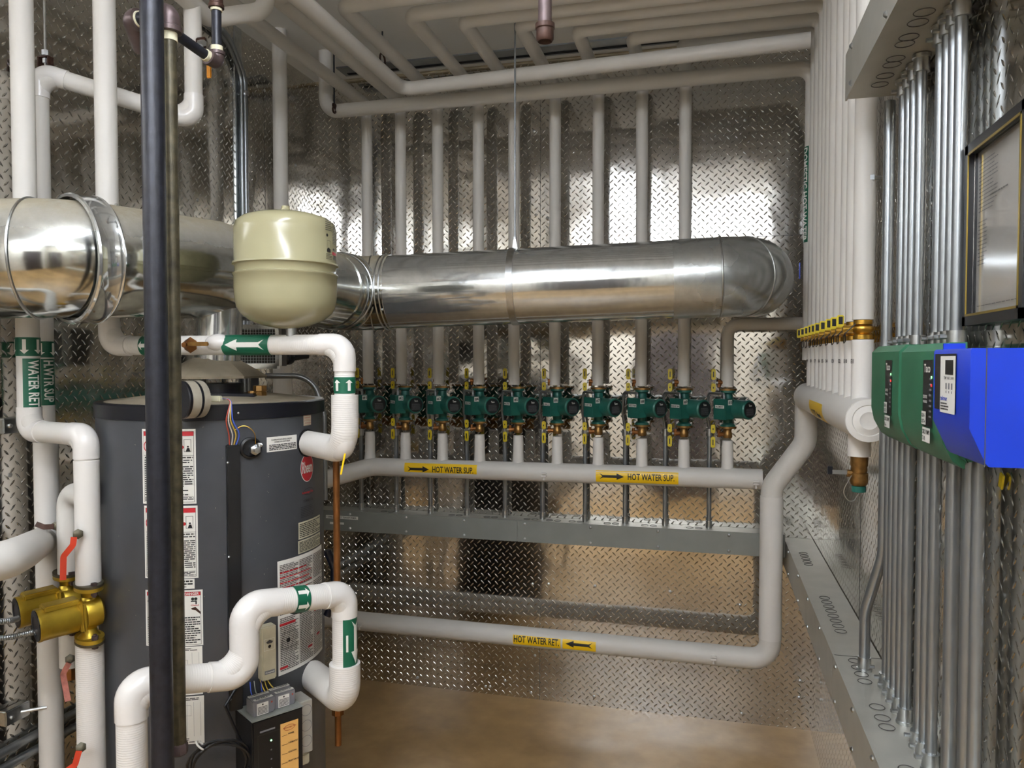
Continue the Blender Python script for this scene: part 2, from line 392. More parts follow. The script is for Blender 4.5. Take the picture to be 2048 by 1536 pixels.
p1 = aX(470, 300, XL); struct(MB().mat('zinc').box2((XL, p1.y, 0), (XL+.0035, p1.y+.045, ZC)), 'trim_3')

# two ceiling lamps and one added fill lamp that light the room (behind and above the camera)
def lamp(x, y, lx, ly, lab):
    t = thing('ceiling_light', lab, 'light', (x, y, ZC)); z = ZC-.12
    MB().mat('zinc').cyl((x, y, z), (x, y, ZC), .008, seg=8).build('hanging_rod', t)
    MB().mat('ceil').box2((x-min(lx/2, .5 if lx > .3 else .03), y-min(ly/2, .5 if ly > .3 else .03), z-.012), (x+min(lx/2, .5 if lx > .3 else .03), y+min(ly/2, .5 if ly > .3 else .03), z)).build('housing', t)
    MB().mat('lamp').box((x, y, z-.043), (lx, ly, .062), bev=.02).build('diffuser', t)
lamp(-.58, .70, .13, .85, 'long white fluorescent ceiling lamp over the middle of the room')
lamp(-.7, -1.35, 1.05, .26, 'added unseen white fill lamp across the room against the front wall')  # unseen fill lamp, added to brighten the lower parts of the room
lamp(-.15, -.35, 1.05, .26, 'white fluorescent ceiling lamp across the room near the door')

# ---------------------------------------------------------------- insulated pipes
def pipe(name, pts, r, label, cat='pipe', mat='jack', rad=None, group=None, covers=(), seg=24):
    rad = rad if rad is not None else r*2.0
    o = MB().mat(mat).tube(pts, r, rad, seg).build(name, loc=V(pts[0]), label=label, cat=cat, group=group)
    P = [V(p) for p in pts]
    for i in covers:
        a, b, c = P[i-1], P[i], P[i+1]; ra = rad[i] if isinstance(rad, (list, tuple)) else rad
        d1 = (a-b).normalized(); d2 = (c-b).normalized(); ang = d1.angle(d2); tl = min(ra/math.tan(ang/2), (a-b).length*.49, (c-b).length*.49)
        l = tl+r*.2
        MB().mat('pvc').tube([b+d1*min(l, (a-b).length*.95), b, b+d2*min(l, (c-b).length*.95)], r+.0022, ra, seg).build('elbow_cover', o)
    return o
ZP = 2.63; XB = .35; PY = 3.155
px_up = [735, 802, 876, 957, 1028, 1110, 1196, 1283, 1369]
PX = [aY(x, 500, PY).x for x in px_up] + [aY(1455, 740, PY).x]
EY = {1: 1.968, 10: 2.068, 2: 2.154, 3: 2.265, 4: 2.38, 5: 2.465, 6: 2.54, 7: 2.633, 8: 2.74, 9: 2.835}
zt = aY(1110, 772, PY).z       # top flange height
zb = aY(1110, 851, PY).z
for n in range(1, 10):
    x, y = PX[n-1], EY[n]
    o = pipe('insulated_pipe', [(x, PY, zt+.004), (x, PY, ZP), (x, y, ZP), (XB, y, ZP), (XB, y, 1.595)], .024,
         'white insulated pipe rising from green pump #%d and crossing the ceiling to the right wall' % n, group='insulated zone pipes above the pumps', rad=.034)
x = PX[9]
z10 = aY(1500, 648, PY).z
o10 = pipe('insulated_pipe', [(x, PY, zt+.004), (x, PY, z10), (XB, PY, z10)], .024, 'short white insulated pipe from green pump #10 that elbows right below the duct', rad=.045)
pipe('insulated_pipe', [(XB, EY[10], ZC), (XB, EY[10], 1.595)], .024, 'white insulated pipe second from the near end of the pipe bank on the right wall')
order = [1, 10, 2, 3, 4, 5, 6, 7, 8, 9]
for n in order:
    y = EY[n]; o = MB().mat('rib').cyl((XB, y, 1.548), (XB, y, 1.38), .0245, seg=24).build('insulated_pipe', loc=(XB, y, 1.38), label='short white insulated drop marked E%d between brass valve and return manifold' % n, cat='pipe', group='marked drops into the return manifold')
    D = DC(); D.text('E%d' % n, .007, -.005, .011 if n < 10 else .014, .010, 'txt')
    D.build('pipe_marking', o, cylmap((XB, y, 1.497), (0, 0, 1), .0245, N=(-.985, .175, 0), about=True), cut=0)
# brass valves with yellow levers on the bank
for i, n in enumerate(order):
    y = EY[n]
    t = thing('brass_valve', 'brass valve with yellow lever on the riser marked E%d' % n, 'valve', (XB, y, 1.548), 'brass valves on the right wall pipe bank')
    MB().mat('brass').lathe((XB, y, 1.5482), (0, 0, 1), [(.016, 0), (.021, .001), (.021, .011), (.016, .013), (.0245, .02), (.026, .025), (.0245, .03), (.016, .035), (.021, .036), (.021, .046), (.016, .0467)], 24).cyl((XB, y, 1.573), (XB-.045, y, 1.573), .009).build('valve_body', t)
    MB().mat('lever').box((XB-.05, y-.002, 1.592), (.016, .006, .03), bev=.002).mat('black').box((XB-.05, y-.0055, 1.594), (.009, .002, .018)).build('lever', t)
    MB().mat('black').tube([(XB-.02, y-.026, 1.585), (XB-.045, y-.02, 1.56), (XB-.04, y+.01, 1.54), (XB-.03, y+.05, 1.545), (XB-.03, y+.06, 1.575)], .0014, .01, 6).build('sensor_wire', t)
# return manifold on the right wall, riser and return main
RX, RY = aY(1540, 1290, 3.07).x, 3.07
zr = .345
man = pipe('return_manifold', [(XB, 1.895, 1.362), (XB, 3.05, 1.366), (XB, 3.05, 1.19), (RX, RY, 1.015), (RX, RY, zr), (-1.72, RY, zr+.004)], .0405,
     'large white insulated return pipe from right wall manifold down and left along the back wall', 'pipe', rad=[.06, .06, .09, .09, .07, .06])
MB().mat('rib').cyl((XB, 1.885, 1.362), (XB, 3.0, 1.366), .050, seg=32).build('manifold_jacket', man)
cap = MB().mat('jack')
cap.lathe((XB, 1.886, 1.362), (0, -1, 0), [(.050, 0), (.049, .004), (.036, .006), (.034, .004), (.02, .009), (.012, .006), (.0001, .008)], 28).build('end_cap', man)
MB().mat('rib').cyl((RX, RY, .43), (RX, RY, .98), .0425, seg=28).build('riser_jacket', man)
def clamp(parent, p, r, N=(0, -1, 0)):
    N = V(N); c = V(p)+N*(r+.002)
    MB().mat('pvc').box(c+V((0, 0, -.004)), (.022, .02, .008), bev=.002).cyl(c+V((0, 0, -.022)), c+V((0, 0, -.004)), .004, seg=10).box(c+V((0, 0, .006)), (.024, .018, .006), bev=.002).build('pipe_clamp', parent)
for x, y in ((727, 1246), (1427, 1318)):
    p = aY(x, y, RY); clamp(man, (p.x, RY, zr+.002), .0405)
# supply header below the pumps
ZH = 1.028
hl = aD(640, 962, 3.22)
hdr = pipe('supply_header', [(-1.72, 2.70, .975), (-1.60, 3.02, .985), (-1.46, 3.14, ZH-.004), (RX-.03, 3.14, ZH+.004)], .040, 'large white insulated supply header running under the ten green pumps', rad=.08)
for x, y in ((723, 935), (1088, 943), (1512, 968)): p = aY(x, y, 3.1); clamp(hdr, (p.x, 3.14, ZH-.005), .040)
LX = [aY(x, 890, PY).x for x in (741, 812, 886, 960, 1037, 1115, 1197, 1284, 1368, 1455)]
for n in range(10):
    MB().mat('rib').lathe((LX[n], 3.15, ZH+.02), (0, 0, 1), [(.027, 0), (.0235, .03), (.0225, .06), (.0225, zb-.045-ZH-.02-.03), (.0205, zb-.045-ZH-.02)], 20).build('branch_stub', hdr)
def yellow_sup(u):
    D = DC(); D.rect(-.165, -.0265, .165, .0265, 'yel', 0); D.shape(TAILED, -.10, 0, .10, .026, 'ink'); D.text('HOT WATER SUP.', -.035, -.012, .185, .026, 'ink'); return D
for x, y in ((880, 940), (1273, 951)):
    p = aY(x, y, 3.10); yellow_sup(0).build('pipe_marker', hdr, cylmap((p.x, 3.14, ZH), (1, 0, .005), .040, N=(-.1, -1, -.02)), cut=1, label='yellow marker reading HOT WATER SUP. with a black arrow')
p = aY(1073, 1281, 3.03)
D = DC(); D.rect(-.1, -.024, .1, .024, 'yel', 0); D.text('HOT WATER RET.', -.096, -.013, .19, .027, 'ink')
D.build('pipe_marker', man, cylmap((p.x, RY, zr), (1, 0, -.002), .0405, N=(-.1, -1, .1)), cut=1, label='yellow marker reading HOT WATER RET.')
p = aY(1158, 1287, 3.03)
D = DC(); D.rect(-.068, -.024, .068, .024, 'yel', 0); D.shape(TAILED, 0, 0, .11, .026, 'ink', rot=math.pi)
D.build('pipe_marker', man, cylmap((p.x, RY, zr), (1, 0, -.002), .0405, N=(-.1, -1, .1)), cut=1, label='yellow marker with a black arrow pointing left')
D = DC(); D.rect(-.14, -.038, .14, .038, 'yel', 0); D.shape(TAILED, .05, 0, .08, .026, 'ink', rot=math.pi); D.text('HOT WTR RET.', -.10, -.013, .10, .026, 'ink')
D.build('pipe_marker', man, cylmap((XB, 2.40, 1.364), (0, -1, 0), .050, N=(-1, -.1, -.55)), cut=1, step=.003, label='yellow marker wrapped on the manifold')
# ceiling headers near the back wall
LZ = 2.537; L = [(-1.565, 2.94, ZC), (-1.565, 2.94, LZ), (XB, 2.94, LZ+.006), (XB, 2.94, 1.50)]
oL = pipe('insulated_pipe', L, .028, 'white insulated pipe crossing in front of the vertical pipes, lower of the two ceiling headers', rad=.055)
D = DC(); D.rect(-.17, -.017, .17, .017, 'grn', 0); D.text('DOMESTIC HOT WATER', -.165, -.013, .33, .026, 'white')
D.build('pipe_marker', oL, cylmap((XB, 2.94, 2.09), (0, 0, -1), .028, N=(-1, -.35, 0)), cut=1, label='green marker with white letters seen edge on')
ux = aD(812, 185, 3.0).x
pipe('insulated_pipe', [(ux, .9, 2.548), (ux, 2.80, 2.548), (.31, 2.70, 2.545)], .026, 'white insulated pipe that comes from the camera side and turns right, upper ceiling header', rad=.05)
pv = aD(561, 300, 3.0)
o = pipe('insulated_pipe', [(pv.x, pv.y, ZC), (pv.x, pv.y, .3)], .028, 'white insulated vertical pipe in the corner behind the cream expansion tank')
MB().mat('jack').cyl((pv.x, pv.y, .3), (pv.x, pv.y, 1.62), .037, seg=24).build('lower_jacket', o)

# ---------------------------------------------------------------- circulator pumps
PZ = (zt+zb)/2
ca, sa = math.cos(math.radians(46)), math.sin(math.radians(46)); AX = V((sa, -ca, 0)); SX = V((-ca, -sa, 0))
Rb = Matrix((SX, AX, V((0, 0, 1)))).transposed()
NAMES = ['GARAGE', 'KITCHEN', 'DEN', 'GREAT RM', 'MASTER', 'HALL', 'GUEST RM', 'KIDS RM', 'BRIDGE RM', 'BASEMENT']
pump = thing('circulator_pump', 'x', 'pump', (0, 0, 0), 'green circulator pumps on the back wall')
hh = (zt-zb)/2
MB().mat('pump').lathe((0, 0, -hh+.012), (0, 0, 1), [(.029, 0), (.029, .008), (.018, .014), (.02, .03), (.034, .05), (.036, hh-.012), (.034, 2*hh-.074), (.02, 2*hh-.054), (.018, 2*hh-.038), (.029, 2*hh-.032), (.029, 2*hh-.024)], 24) \
    .lathe(AX*-.02, AX, [(.03, 0), (.042, .004), (.042, .03), (.038, .034)], 28).build('volute', pump)
mo = MB().mat('pump').lathe(AX*.012, AX, [(.036, 0), (.039, .012), (.037, .016), (.036, .082), (.038, .084), (.038, .094), (.034, .099)], 32).build('motor', pump)
D = DC(); D.disc(0, 0, .031, 'black', 1); D.text('Taco', -.008, .013, .017, .008, 'white')
D.lines(-.02, -.022, .02, .006, 7, 'relay', .3)
D.build('nameplate', mo, planemap(AX*.1108, (V((0, 0, 1)).cross(AX)), (0, 0, 1)), label='round black nameplate')
bc = SX*.043 + AX*.020
jb = MB().mat('pump').box(bc, (.046, .060, .078), Rb, .0015).box(bc+SX*.0235, (.003, .063, .081), Rb, .001).build('junction_box', pump)
for sz in (1, -1):
    z = sz*(hh-.004)
    fl = MB().mat('bronze').prism([(.034*math.cos(a), .024*math.sin(a)) for a in [i*math.pi/8 for i in range(16)]], (0, 0, 0), (1, 0, 0), (0, 1, 0), (0, 0, 1), min(z, z-sz*.008), max(z, z-sz*.008))
    if sz < 0: fl.lathe((0, 0, z), (0, 0, -1), [(.02, 0), (.015, .006), (.015, .014), (.018, .018), (.018, .034), (.016, .038)], 18)
    fl.build('flange', pump)
    for sx in (-1, 1): MB().mat('zinc').cyl((sx*.027, -.004, z-sz*.02), (sx*.027, -.004, z+sz*.004), .0035, seg=8).cyl((sx*.027, -.004, z-sz*.022), (sx*.027, -.004, z-sz*.014), .006, seg=6).build('flange_bolt', pump)
    zc = z+sz*.012
    v = MB().mat('copper').cyl((-.014, 0, zc+sz*.012), (-.040, -.006, zc+sz*.012), .009, seg=12).cyl((-.034, -.005, zc-sz*.006), (-.034, -.005, zc+sz*.022), .0065, seg=10).mat('zinc').cyl((-.04, -.006, zc+sz*.012), (-.047, -.007, zc+sz*.012), .0055, seg=6).build('valve_stem', pump)
    for (z0, z1, sl) in ((zc+sz*.022, zc+sz*.066, 1), (zc-sz*.026, zc+sz*.008, 0)):
        c = V((-.056, -.008, (z0+z1)/2)); L_ = MB().mat('lever').box(c, (.017, .008, abs(z1-z0)), bev=.003)
        L_.mat('black').box(c+V((0, -.0042, 0)), (.004, .0012, abs(z1-z0)*(.5 if sl else .2)))
        L_.build('valve_lever', v)
def pump_labels(p, n):
    o = p.location; j = [c for c in p.children if c.name.startswith('junction_box')][0]
    D = DC(); D.rect(-.011, .0, .011, .020, 'white', 0); D.text('#%d' % n, -.009, .003, .018, .014, 'ink')
    D.build('number_label', j, planemap(o+bc+AX*.0302+V((0, 0, .017)), SX*-1, (0, 0, 1)), label='small white label reading #%d' % n)
    D = DC(); D.rect(-.022, 0, .024, .012, 'white', 0); D.text(NAMES[n-1], -.019, .002, .040, .008, 'txt')
    D.build('zone_label', j, planemap(o+bc+SX*.0252+V((0, 0, .004)), AX, (0, 0, 1)), label='narrow white label strip with the zone name')
for n in range(1, 11):
    p = pump if n == 1 else copy_tree(pump); p.location = (LX[n-1], 3.15, PZ); p['n'] = n
for n, p in enumerate([o for o in COL.objects if o.name.startswith('circulator_pump') and o.parent is None]):
    n = p['n']; del p['n']; p['label'] = 'green circulator pump labelled #%d between its brass flanges on the back wall' % n; pump_labels(p, n)
# conduits behind the supply header with armoured whips to the pumps
CX = [723, 793, 861, 934, 1010, 1085, 1170, 1250, 1330, 1418]; TZ = .812
for n in range(10):
    x = aY(CX[n], 1010, 3.222).x; t = thing('pump_conduit', 'thin steel conduit with armoured whip feeding green pump #%d' % (n+1), 'conduit', (x, 3.222, TZ), 'conduits feeding the circulator pumps')
    zt2 = aY(CX[n], 862, 3.222).z
    MB().mat('emt').cyl((x, 3.222, TZ), (x, 3.222, zt2), .0095, seg=16).build('conduit_tube', t)
    MB().mat('zinc').cyl((x, 3.222, TZ), (x, 3.222, TZ+.03), .0125, seg=12).cyl((x, 3.222, TZ+.018), (x, 3.205, TZ+.018), .003, seg=6).build('connector', t)
    MB().mat('zinc').cyl((x, 3.222, zt2-.02), (x, 3.222, zt2+.008), .014, seg=12).cyl((x-.015, 3.222, zt2-.004), (x+.015, 3.222, zt2-.004), .006, seg=8).build('connector', t)
    q = V((LX[n], 3.15, PZ))+bc; q.z = PZ+.041; zz = q.z+.018
    MB().mat('emt').tube([(x, 3.222, zt2), (x-.012, 3.215, (zt2+zz)/2), (x-.004, 3.20, zz), (q.x, q.y, zz), (q.x, q.y, PZ+.038)], .0058, .02, 10).build('armoured_whip', t)

# ---------------------------------------------------------------- wireways
def wireway(name, label, a, b, holes, side, screws, mt='strut'):
    a, b = V(a), V(b)
    t = thing(name, label, 'wireway', a)
    MB().mat('troughtop').box2(a, b).build('channel', t)
    return t
ty = 3.165; tz0, tz1 = .724, TZ
t = wireway('wireway', 'grey metal wireway along the back wall with conduits rising from it', (XL+.01, ty, tz0), (.292, W-.002, tz1), 0, 0, 0)
for x0, x1 in ((XL+.012, -.795), (-.793, .29)): MB().mat('strut').box2((x0, ty-.004, tz0-.002), (x1, ty, tz1+.001)).build('cover', t)
for x in (701, 813, 929, 1050, 1181, 1316, 1458):
    for z in (tz0+.012, tz1-.012):
        p = aY(x, 1060, ty); MB().mat('zinc').lathe((p.x, ty-.004, z), (0, -1, 0), [(.006, 0), (.006, .002), (.003, .005), (.0001, .0055)], 8).build('cover_screw', t)
def ko(parent, c, N, r=.0145):
    c = V(c)+V(N)*.0012
    MB().mat('txt').torus(c, N, r, .0009, 24, 4).build('knockout', parent)
for x in (770, 905, 975, 1055, 1100, 1145, 1215, 1290, 1380): p = aY(x, 1045, 3.21); ko(t, (p.x, 3.20, tz1), (0, 0, 1)); ko(t, (p.x+.035, 3.20, tz1), (0, 0, 1))
D = DC(); D.rect(0, 0, .16, .014, 'white', 0); D.text('1 DEMAND RESET TRANSFORMER', .003, .003, .15, .008, 'txt'); D.rect(.02, -.026, .09, -.016, 'white', 0)
D.build('label_strip', t, planemap(aY(652, 1036, ty-.004), (1, 0, 0), (0, 0, 1)), label='white label strips on the grey cover')
xf = .298; rz0, rz1 = .676, .782
t = wireway('wireway', 'grey metal wireway running along the right wall near the floor', (xf, -.3, rz0), (XR-.002, W-.002, rz1), 0, 0, 0)
for y0, y1 in ((-.3, 1.98), (1.982, W-.002)): MB().mat('troughtop').box2((xf-.004, y0, rz0-.003), (xf, y1, rz1+.0015)).build('cover', t)
MB().mat('seam').box2((xf, 1.98, rz1), (XR-.002, 1.9815, rz1+.0006)).build('joint', t)
for y in (3.05, 2.72, 2.46, 2.2, 1.93, 1.7, 1.5, 1.33, 1.15):
    for z in (rz0+.012, rz1-.01): MB().mat('zinc').lathe((xf-.004, y, z), (-1, 0, 0), [(.006, 0), (.006, .002), (.003, .005), (.0001, .0055)], 8).build('cover_screw', t)
for y in [3.0-.04*i for i in range(5)]+[2.45-.042*i for i in range(8)]+[1.95-.04*i for i in range(4)]+[1.70, 1.65, 1.61, 1.45, 1.41, 1.37]: ko(t, (.34, y, rz1), (0, 0, 1))
bz0, bz1 = 2.072, 2.165; txf = .287; tye = 1.83
t = wireway('wireway', 'grey metal wireway high on the right wall with conduits hanging from it', (txf, -.3, bz0), (XR-.002, tye, bz1), 0, 0, 0)
MB().mat('troughtop').box2((txf-.004, -.3, bz0-.003), (txf, tye+.002, bz1+.004)).build('cover', t)
for y in (1.75, 1.42, 1.1, .8):
    for z in (bz0+.008, bz1-.008): MB().mat('zinc').lathe((txf-.004, y, z), (-1, 0, 0), [(.007, 0), (.007, .002), (.003, .006), (.0001, .0065)], 8).build('cover_screw', t)
for y in (1.74, 1.69, 1.63, 1.6, 1.53, 1.5, 1.44, 1.4, 1.3): ko(t, (.335, y, bz0-.002), (0, 0, -1), .016)

# conduits on the right wall
def emt(x, y, z0, z1, label, r=.0117, conn=(1, 1), pts=None, group='steel conduits on the right wall'):
    t = thing('steel_conduit', label, 'conduit', (x, y, z0), group)
    MB().mat('emt').tube(pts or [(x, y, z0), (x, y, z1)], r, .12, 16).build('conduit_tube', t)
    for z, s, on in ((z0, 1, conn[0]), (z1, -1, conn[1])):
        if on: MB().mat('zinc').lathe((x if not pts or s < 0 else pts[0][0], y if not pts or s < 0 else pts[0][1], z), (0, 0, s), [(.017, 0), (.017, .006), (.0145, .007), (.0145, .032)], 14).cyl((x-.014, y, z+s*.022), (x-.024, y, z+s*.022), .004, seg=6).build('connector', t)
    return t
xc = XR-.024
def yat(px, x=xc): return aX(px, 720, x).y
top_px = [1802, 1813, 1823, 1836]
y1 = yat(1772)
emt(xc, y1, rz1, 3, 'single steel conduit farthest along the right wall, bent at its foot', .012, (1, 0), [(xc-.03, y1+.03, rz1), (xc-.03, y1+.03, .92), (xc, y1, 1.06), (xc, y1, 1.6), (xc, y1, bz0)])
for i, p in enumerate(top_px): emt(xc-.002, yat(p), 1.515, bz0-.002, 'upper steel conduit above the farther green box, %s of four from far' % ('first', 'second', 'third', 'fourth')[i], .0095, (1, 1))
for i, p in enumerate([1875, 1888, 1901, 1914]): emt(xc-.002, yat(p), 1.515, bz0-.002, 'upper steel conduit above the nearer green box, %s of four from far' % ('first', 'second', 'third', 'fourth')[i], .0095, (1, 1))
for i, p in enumerate([1784, 1792, 1801, 1812, 1824]): emt(xc-.002, yat(p), rz1, 1.36, 'lower steel conduit under the farther green box, %s of five from far' % ('first', 'second', 'third', 'fourth', 'fifth')[i], .0095 if i < 4 else .0105, (1, 0))
for i, p in enumerate([1852, 1864, 1878]): emt(xc-.002, yat(p), rz1, 1.36, 'lower steel conduit under the nearer green box, %s of three from far' % ('first', 'second', 'third')[i], .0095, (1, 0))
for i, p in enumerate([1915, 1949, 1966]): emt(xc-.002, yat(p), rz1, 1.40, 'steel conduit below the blue box, %s of three from far' % ('first', 'second', 'third')[i], .0117 if i < 2 else .0095, (1, 1))

# ---------------------------------------------------------------- relay boxes, blue control, framed sheet
def relay_box(y0, y1, z0, z1, label, strip, leds):
    t = thing('relay_box', label, 'control box', (XR, (y0+y1)/2, z0)); X0 = .318
    pf = [(-(XR-.001), z0+.0), (-(X0+.03), z0), (-(X0+.004), z0+.028), (-X0, z0+.045), (-X0, z1-.012), (-(X0+.010), z1), (-(XR-.001), z1)]
    MB().mat('boxg').box2((.355, y0+.045, z0+.03), (XR-.001, y1-.01, z1-.02)).build('back_box', t)
    mb = MB().mat('boxg').prism([(.362, 0), (.362, z1-z0), (X0+.012, z1-z0), (X0, z1-z0-.012), (X0, .06), (X0+.005, .035), (X0+.018, .010), (X0+.032, 0)], (0, y0, z0), (1, 0, 0), (0, 0, 1), (0, 1, 0), 0, y1-y0)
    bmesh.ops.recalc_face_normals(mb.bm, faces=mb.bm.faces[:])
    bmesh.ops.bevel(mb.bm, geom=[e for e in mb.bm.edges if e.calc_face_angle(0) > 1.0], offset=.01, segments=4, affect='EDGES')
    b = mb.build('housing', t)
    yc, zc = strip; D = DC()  # on the face x=X0; u runs toward the camera (-Y)
    D.rect(0, -.048, .052, .052, 'black', 0); D.text('Taco', .009, .033, .034, .013, 'white'); D.text('ZONE CONTROL', .006, -.006, .022, .005, 'white'); D.text('SWITCHING RELAY', .006, -.013, .022, .004, 'white')
    for i in range(8): D.rect(.036, .022-i*.008, .048, .025-i*.008, 'relay', 1)
    D.rect(.046, .0245, .049, .028, 'led', 2); D.rect(.046, .0125, .049, .016, 'ledr', 2)
    D.rect(-.002, -.046, .022, -.026, 'white', 3); D.text('GEN-1', .0, -.035, .019, .006, 'ink', 4); D.text(leds[0], .0, -.044, .019, .006, 'ink', 4)
    D.rect(.004, -.072, .046, -.05, 'white', 3); D.text('CIRC. PUMPS', .006, -.060, .038, .007, 'ink', 4); D.text(leds[1], .006, -.070, .014, .007, 'ink', 4)
    D.build('front_labels', b, planemap((X0-.0002, yc, zc), (0, -1, 0), (0, 0, 1)), label='black and white labels on the green cover')
    return t
gy = lambda p: aX(p, 720, .318).y
relay_box(gy(1802)+.004, gy(1742), 1.345, 1.527, 'green zone relay box with black label, the farther of two on the right wall', (gy(1772), 1.448), ('CKT-3', '1-6'))
relay_box(gy(1885), gy(1800)-.002, 1.345, 1.525, 'green zone relay box with black label, partly behind the blue box', (gy(1848), 1.448), ('CKT-4', '7-10'))
xb = .299; by1 = aX(1868, 720, xb).y; by0 = aX(1941, 720, xb).y; bz = 1.373; bt = 1.514
t = thing('boiler_control', 'bright blue dusty control box with recessed display on the right wall', 'control box', (XR, by0, bz))
mb = MB().mat('blue').prism([(XR-.001, 0), (XR-.001, bt-bz), (xb+.002, bt-bz), (xb, bt-bz-.003), (xb, .045), (xb+.018, .004), (xb+.022, 0)], (0, by0, bz), (1, 0, 0), (0, 0, 1), (0, 1, 0), 0, by1-by0)
mb.build('housing', t)
MB().mat('txt').box2((.3155, by0-.0006, bz), (.3165, by0, bt)).build('cover_seam', t)
MB().mat('blue').box2((xb+.004, by1-.03, bt), (xb+.03, by1-.026, bt+.008)).build('top_tab', t)
D = DC()
D.rect(.009, -.024, .102, .050, 'rim', 0); D.rect(.036, -.027, .100, .047, 'white', 1); D.rect(.058, .023, .092, .042, 'black', 2); D.text('TEMP  HEAT  DHW', .054, .017, .042, .0035, 'txt', 3)
for i in range(3): D.rect(.060+i*.012, .004, .066+i*.012, .012, 'relay', 2); D.rect(.062+i*.012, -.001, .064+i*.012, .002, 'ink', 2)
D.text('tekmar', .040, -.011, .030, .006, 'blue'); D.lines(.040, -.024, .076, -.013, 3, 'txt')
D.build('display_panel', t, planemap((xb-.0002, by1, 1.458), (0, -1, 0), (0, 0, 1)), label='pale recessed display panel')
t = thing('picture_frame', 'black frame with gold edge holding a printed sheet on the right wall', 'frame', (XR, 1.2, 1.54))
fy1, fy0, fz0, fz1 = 1.345, 1.106, 1.553, 1.832; q = .014
fm = MB().mat('black')
for a, b in (((fy0, fz0), (fy1, fz0+q)), ((fy0, fz1-q), (fy1, fz1)), ((fy0, fz0), (fy0+q, fz1)), ((fy1-q, fz0), (fy1, fz1))): fm.box2((XR-.022, a[0], a[1]), (XR-.001, b[0], b[1]))
fm.build('frame_border', t); fm = MB().mat('gold2'); a0, a1, c0, c1 = fy0+q, fy1-q, fz0+q, fz1-q; g = .0035
for a, b in (((a0, c0), (a1, c0+g)), ((a0, c1-g), (a1, c1)), ((a0, c0), (a0+g, c1)), ((a1-g, c0), (a1, c1))): fm.box2((XR-.0228, a[0], a[1]), (XR-.0212, b[0], b[1]))
fm.build('gold_edge', t)
MB().mat('paper').box2((XR-.006, a0, c0), (XR-.002, a1, c1)).build('backing', t)
D = DC(); D.lines(.012, .155, .09, .235, 14, 'relay', .3); D.lines(.012, .075, .05, .145, 12, 'relay', .3); D.lines(.012, .012, .19, .018, 1, 'relay', .2); D.lines(.06, .17, .13, .18, 1, 'txt', .25)
D.build('print', t, planemap((XR-.0065, a1, c0), (0, -1, 0), (0, 0, 1)))
MB().mat('glass').box2((XR-.0125, a0, c0), (XR-.0105, a1, c1)).build('glass', t)

# ---------------------------------------------------------------- round duct
DR = .13
dp = [V((-1.90, 1.40, 1.722)), V((-1.378, 1.355, 1.722)), V((-1.285, 1.79, 1.74)), V((-1.236, 2.512, 1.735)), aD(1438, 551, 2.52), V((.138, 2.628, 1.775)), V((.138, W+.02, 1.805))]
dp[4].z = 1.772; dp[5].z = 1.775
duct = thing('ventilation_duct', 'large round galvanised duct running past the heater and along the back wall', 'duct', dp[2])
MB().mat('galvd').tube([dp[0], dp[1], dp[2]], DR, [.2, .145, .2], 48, 12).build('duct_section', duct)
MB().mat('galvd').tube([dp[1].lerp(dp[2], .36), dp[2], dp[3]-V((.01, .16, 0))], DR-.002, .1, 48, 4).build('duct_section', duct)
MB().mat('galvd').tube([dp[3]-V((.01, .17, 0)), dp[3], dp[3]+(dp[4]-dp[3]).normalized()*.15], DR+.001, .15, 48, 12).build('duct_elbow', duct)
dd = (dp[4]-dp[3]).normalized()
MB().mat('galv').cyl(dp[3]+dd*.14, dp[4], DR-.001, seg=48).build('duct_section', duct)
MB().mat('galve').tube([dp[4]-dd*.15, dp[5], dp[6]], DR+.001, .136, 48, 14).build('duct_elbow', duct)
def rib(c, n, R=DR): MB().mat('zinc').torus(c, n, R+.001, .003, 48, 8).build('seam_bead', duct)
EF = fillet([dp[4]-dd*.15, dp[5], dp[6]], .136, 14); ei = [i for i, q_ in enumerate(EF)][1+len(EF[1:-1])//2]
for c, n in ((dp[3]-V((0, .12, 0)), (0, 1, 0)), (dp[3]-V((-.012, .07, 0)), (.3, 1, 0)), (dp[3]+dd*.075, dd+V((0, .25, 0))), (dp[3]+dd*.125, dd), (dp[3]+dd*.14, dd), (dp[4], dd), (EF[ei], EF[ei+1]-EF[ei-1]), (EF[-2], (0, 1, 0))):
    c = V(c); rib(c, n)
e1 = V(dp[1]); n1 = (dp[2]-dp[1]).normalized(); nl = (dp[1]-dp[0]).normalized()
def collar(c, n, w_, R): x = MB().mat('galv').lathe(c-n*w_/2, n, [(R-.006, -.001), (R, 0), (R+.003, .004), (R, .008), (R, w_-.008), (R+.003, w_-.004), (R, w_), (R-.006, w_+.001)], 48, caps=False); x.build('duct_collar', duct)
LF = fillet([dp[0], dp[1], dp[2]], .145, 12); li = 1+len(LF[1:-1])//3; rib(LF[li], LF[li+1]-LF[li-1])
def pxof(p): q_ = p-CP; return 1024+FPX*q_.dot(Rt)/q_.dot(Fw)
lc = min(range(2, len(LF)-1), key=lambda i: abs(pxof(LF[i])-165)); ln = (LF[lc+1]-LF[lc-1]).normalized(); collar(LF[lc], (ln+n1*1.3).normalized(), .058, DR+.012)
for a in (20, 75, 130):
    r_ = math.radians(a); c = e1+n1*.135+V((0, 0, 1))*math.sin(r_)*DR+(n1.cross(V((0, 0, 1))).normalized())*math.cos(r_)*DR; MB().mat('zinc').ball(c, .005, 8).build('duct_screw', duct)
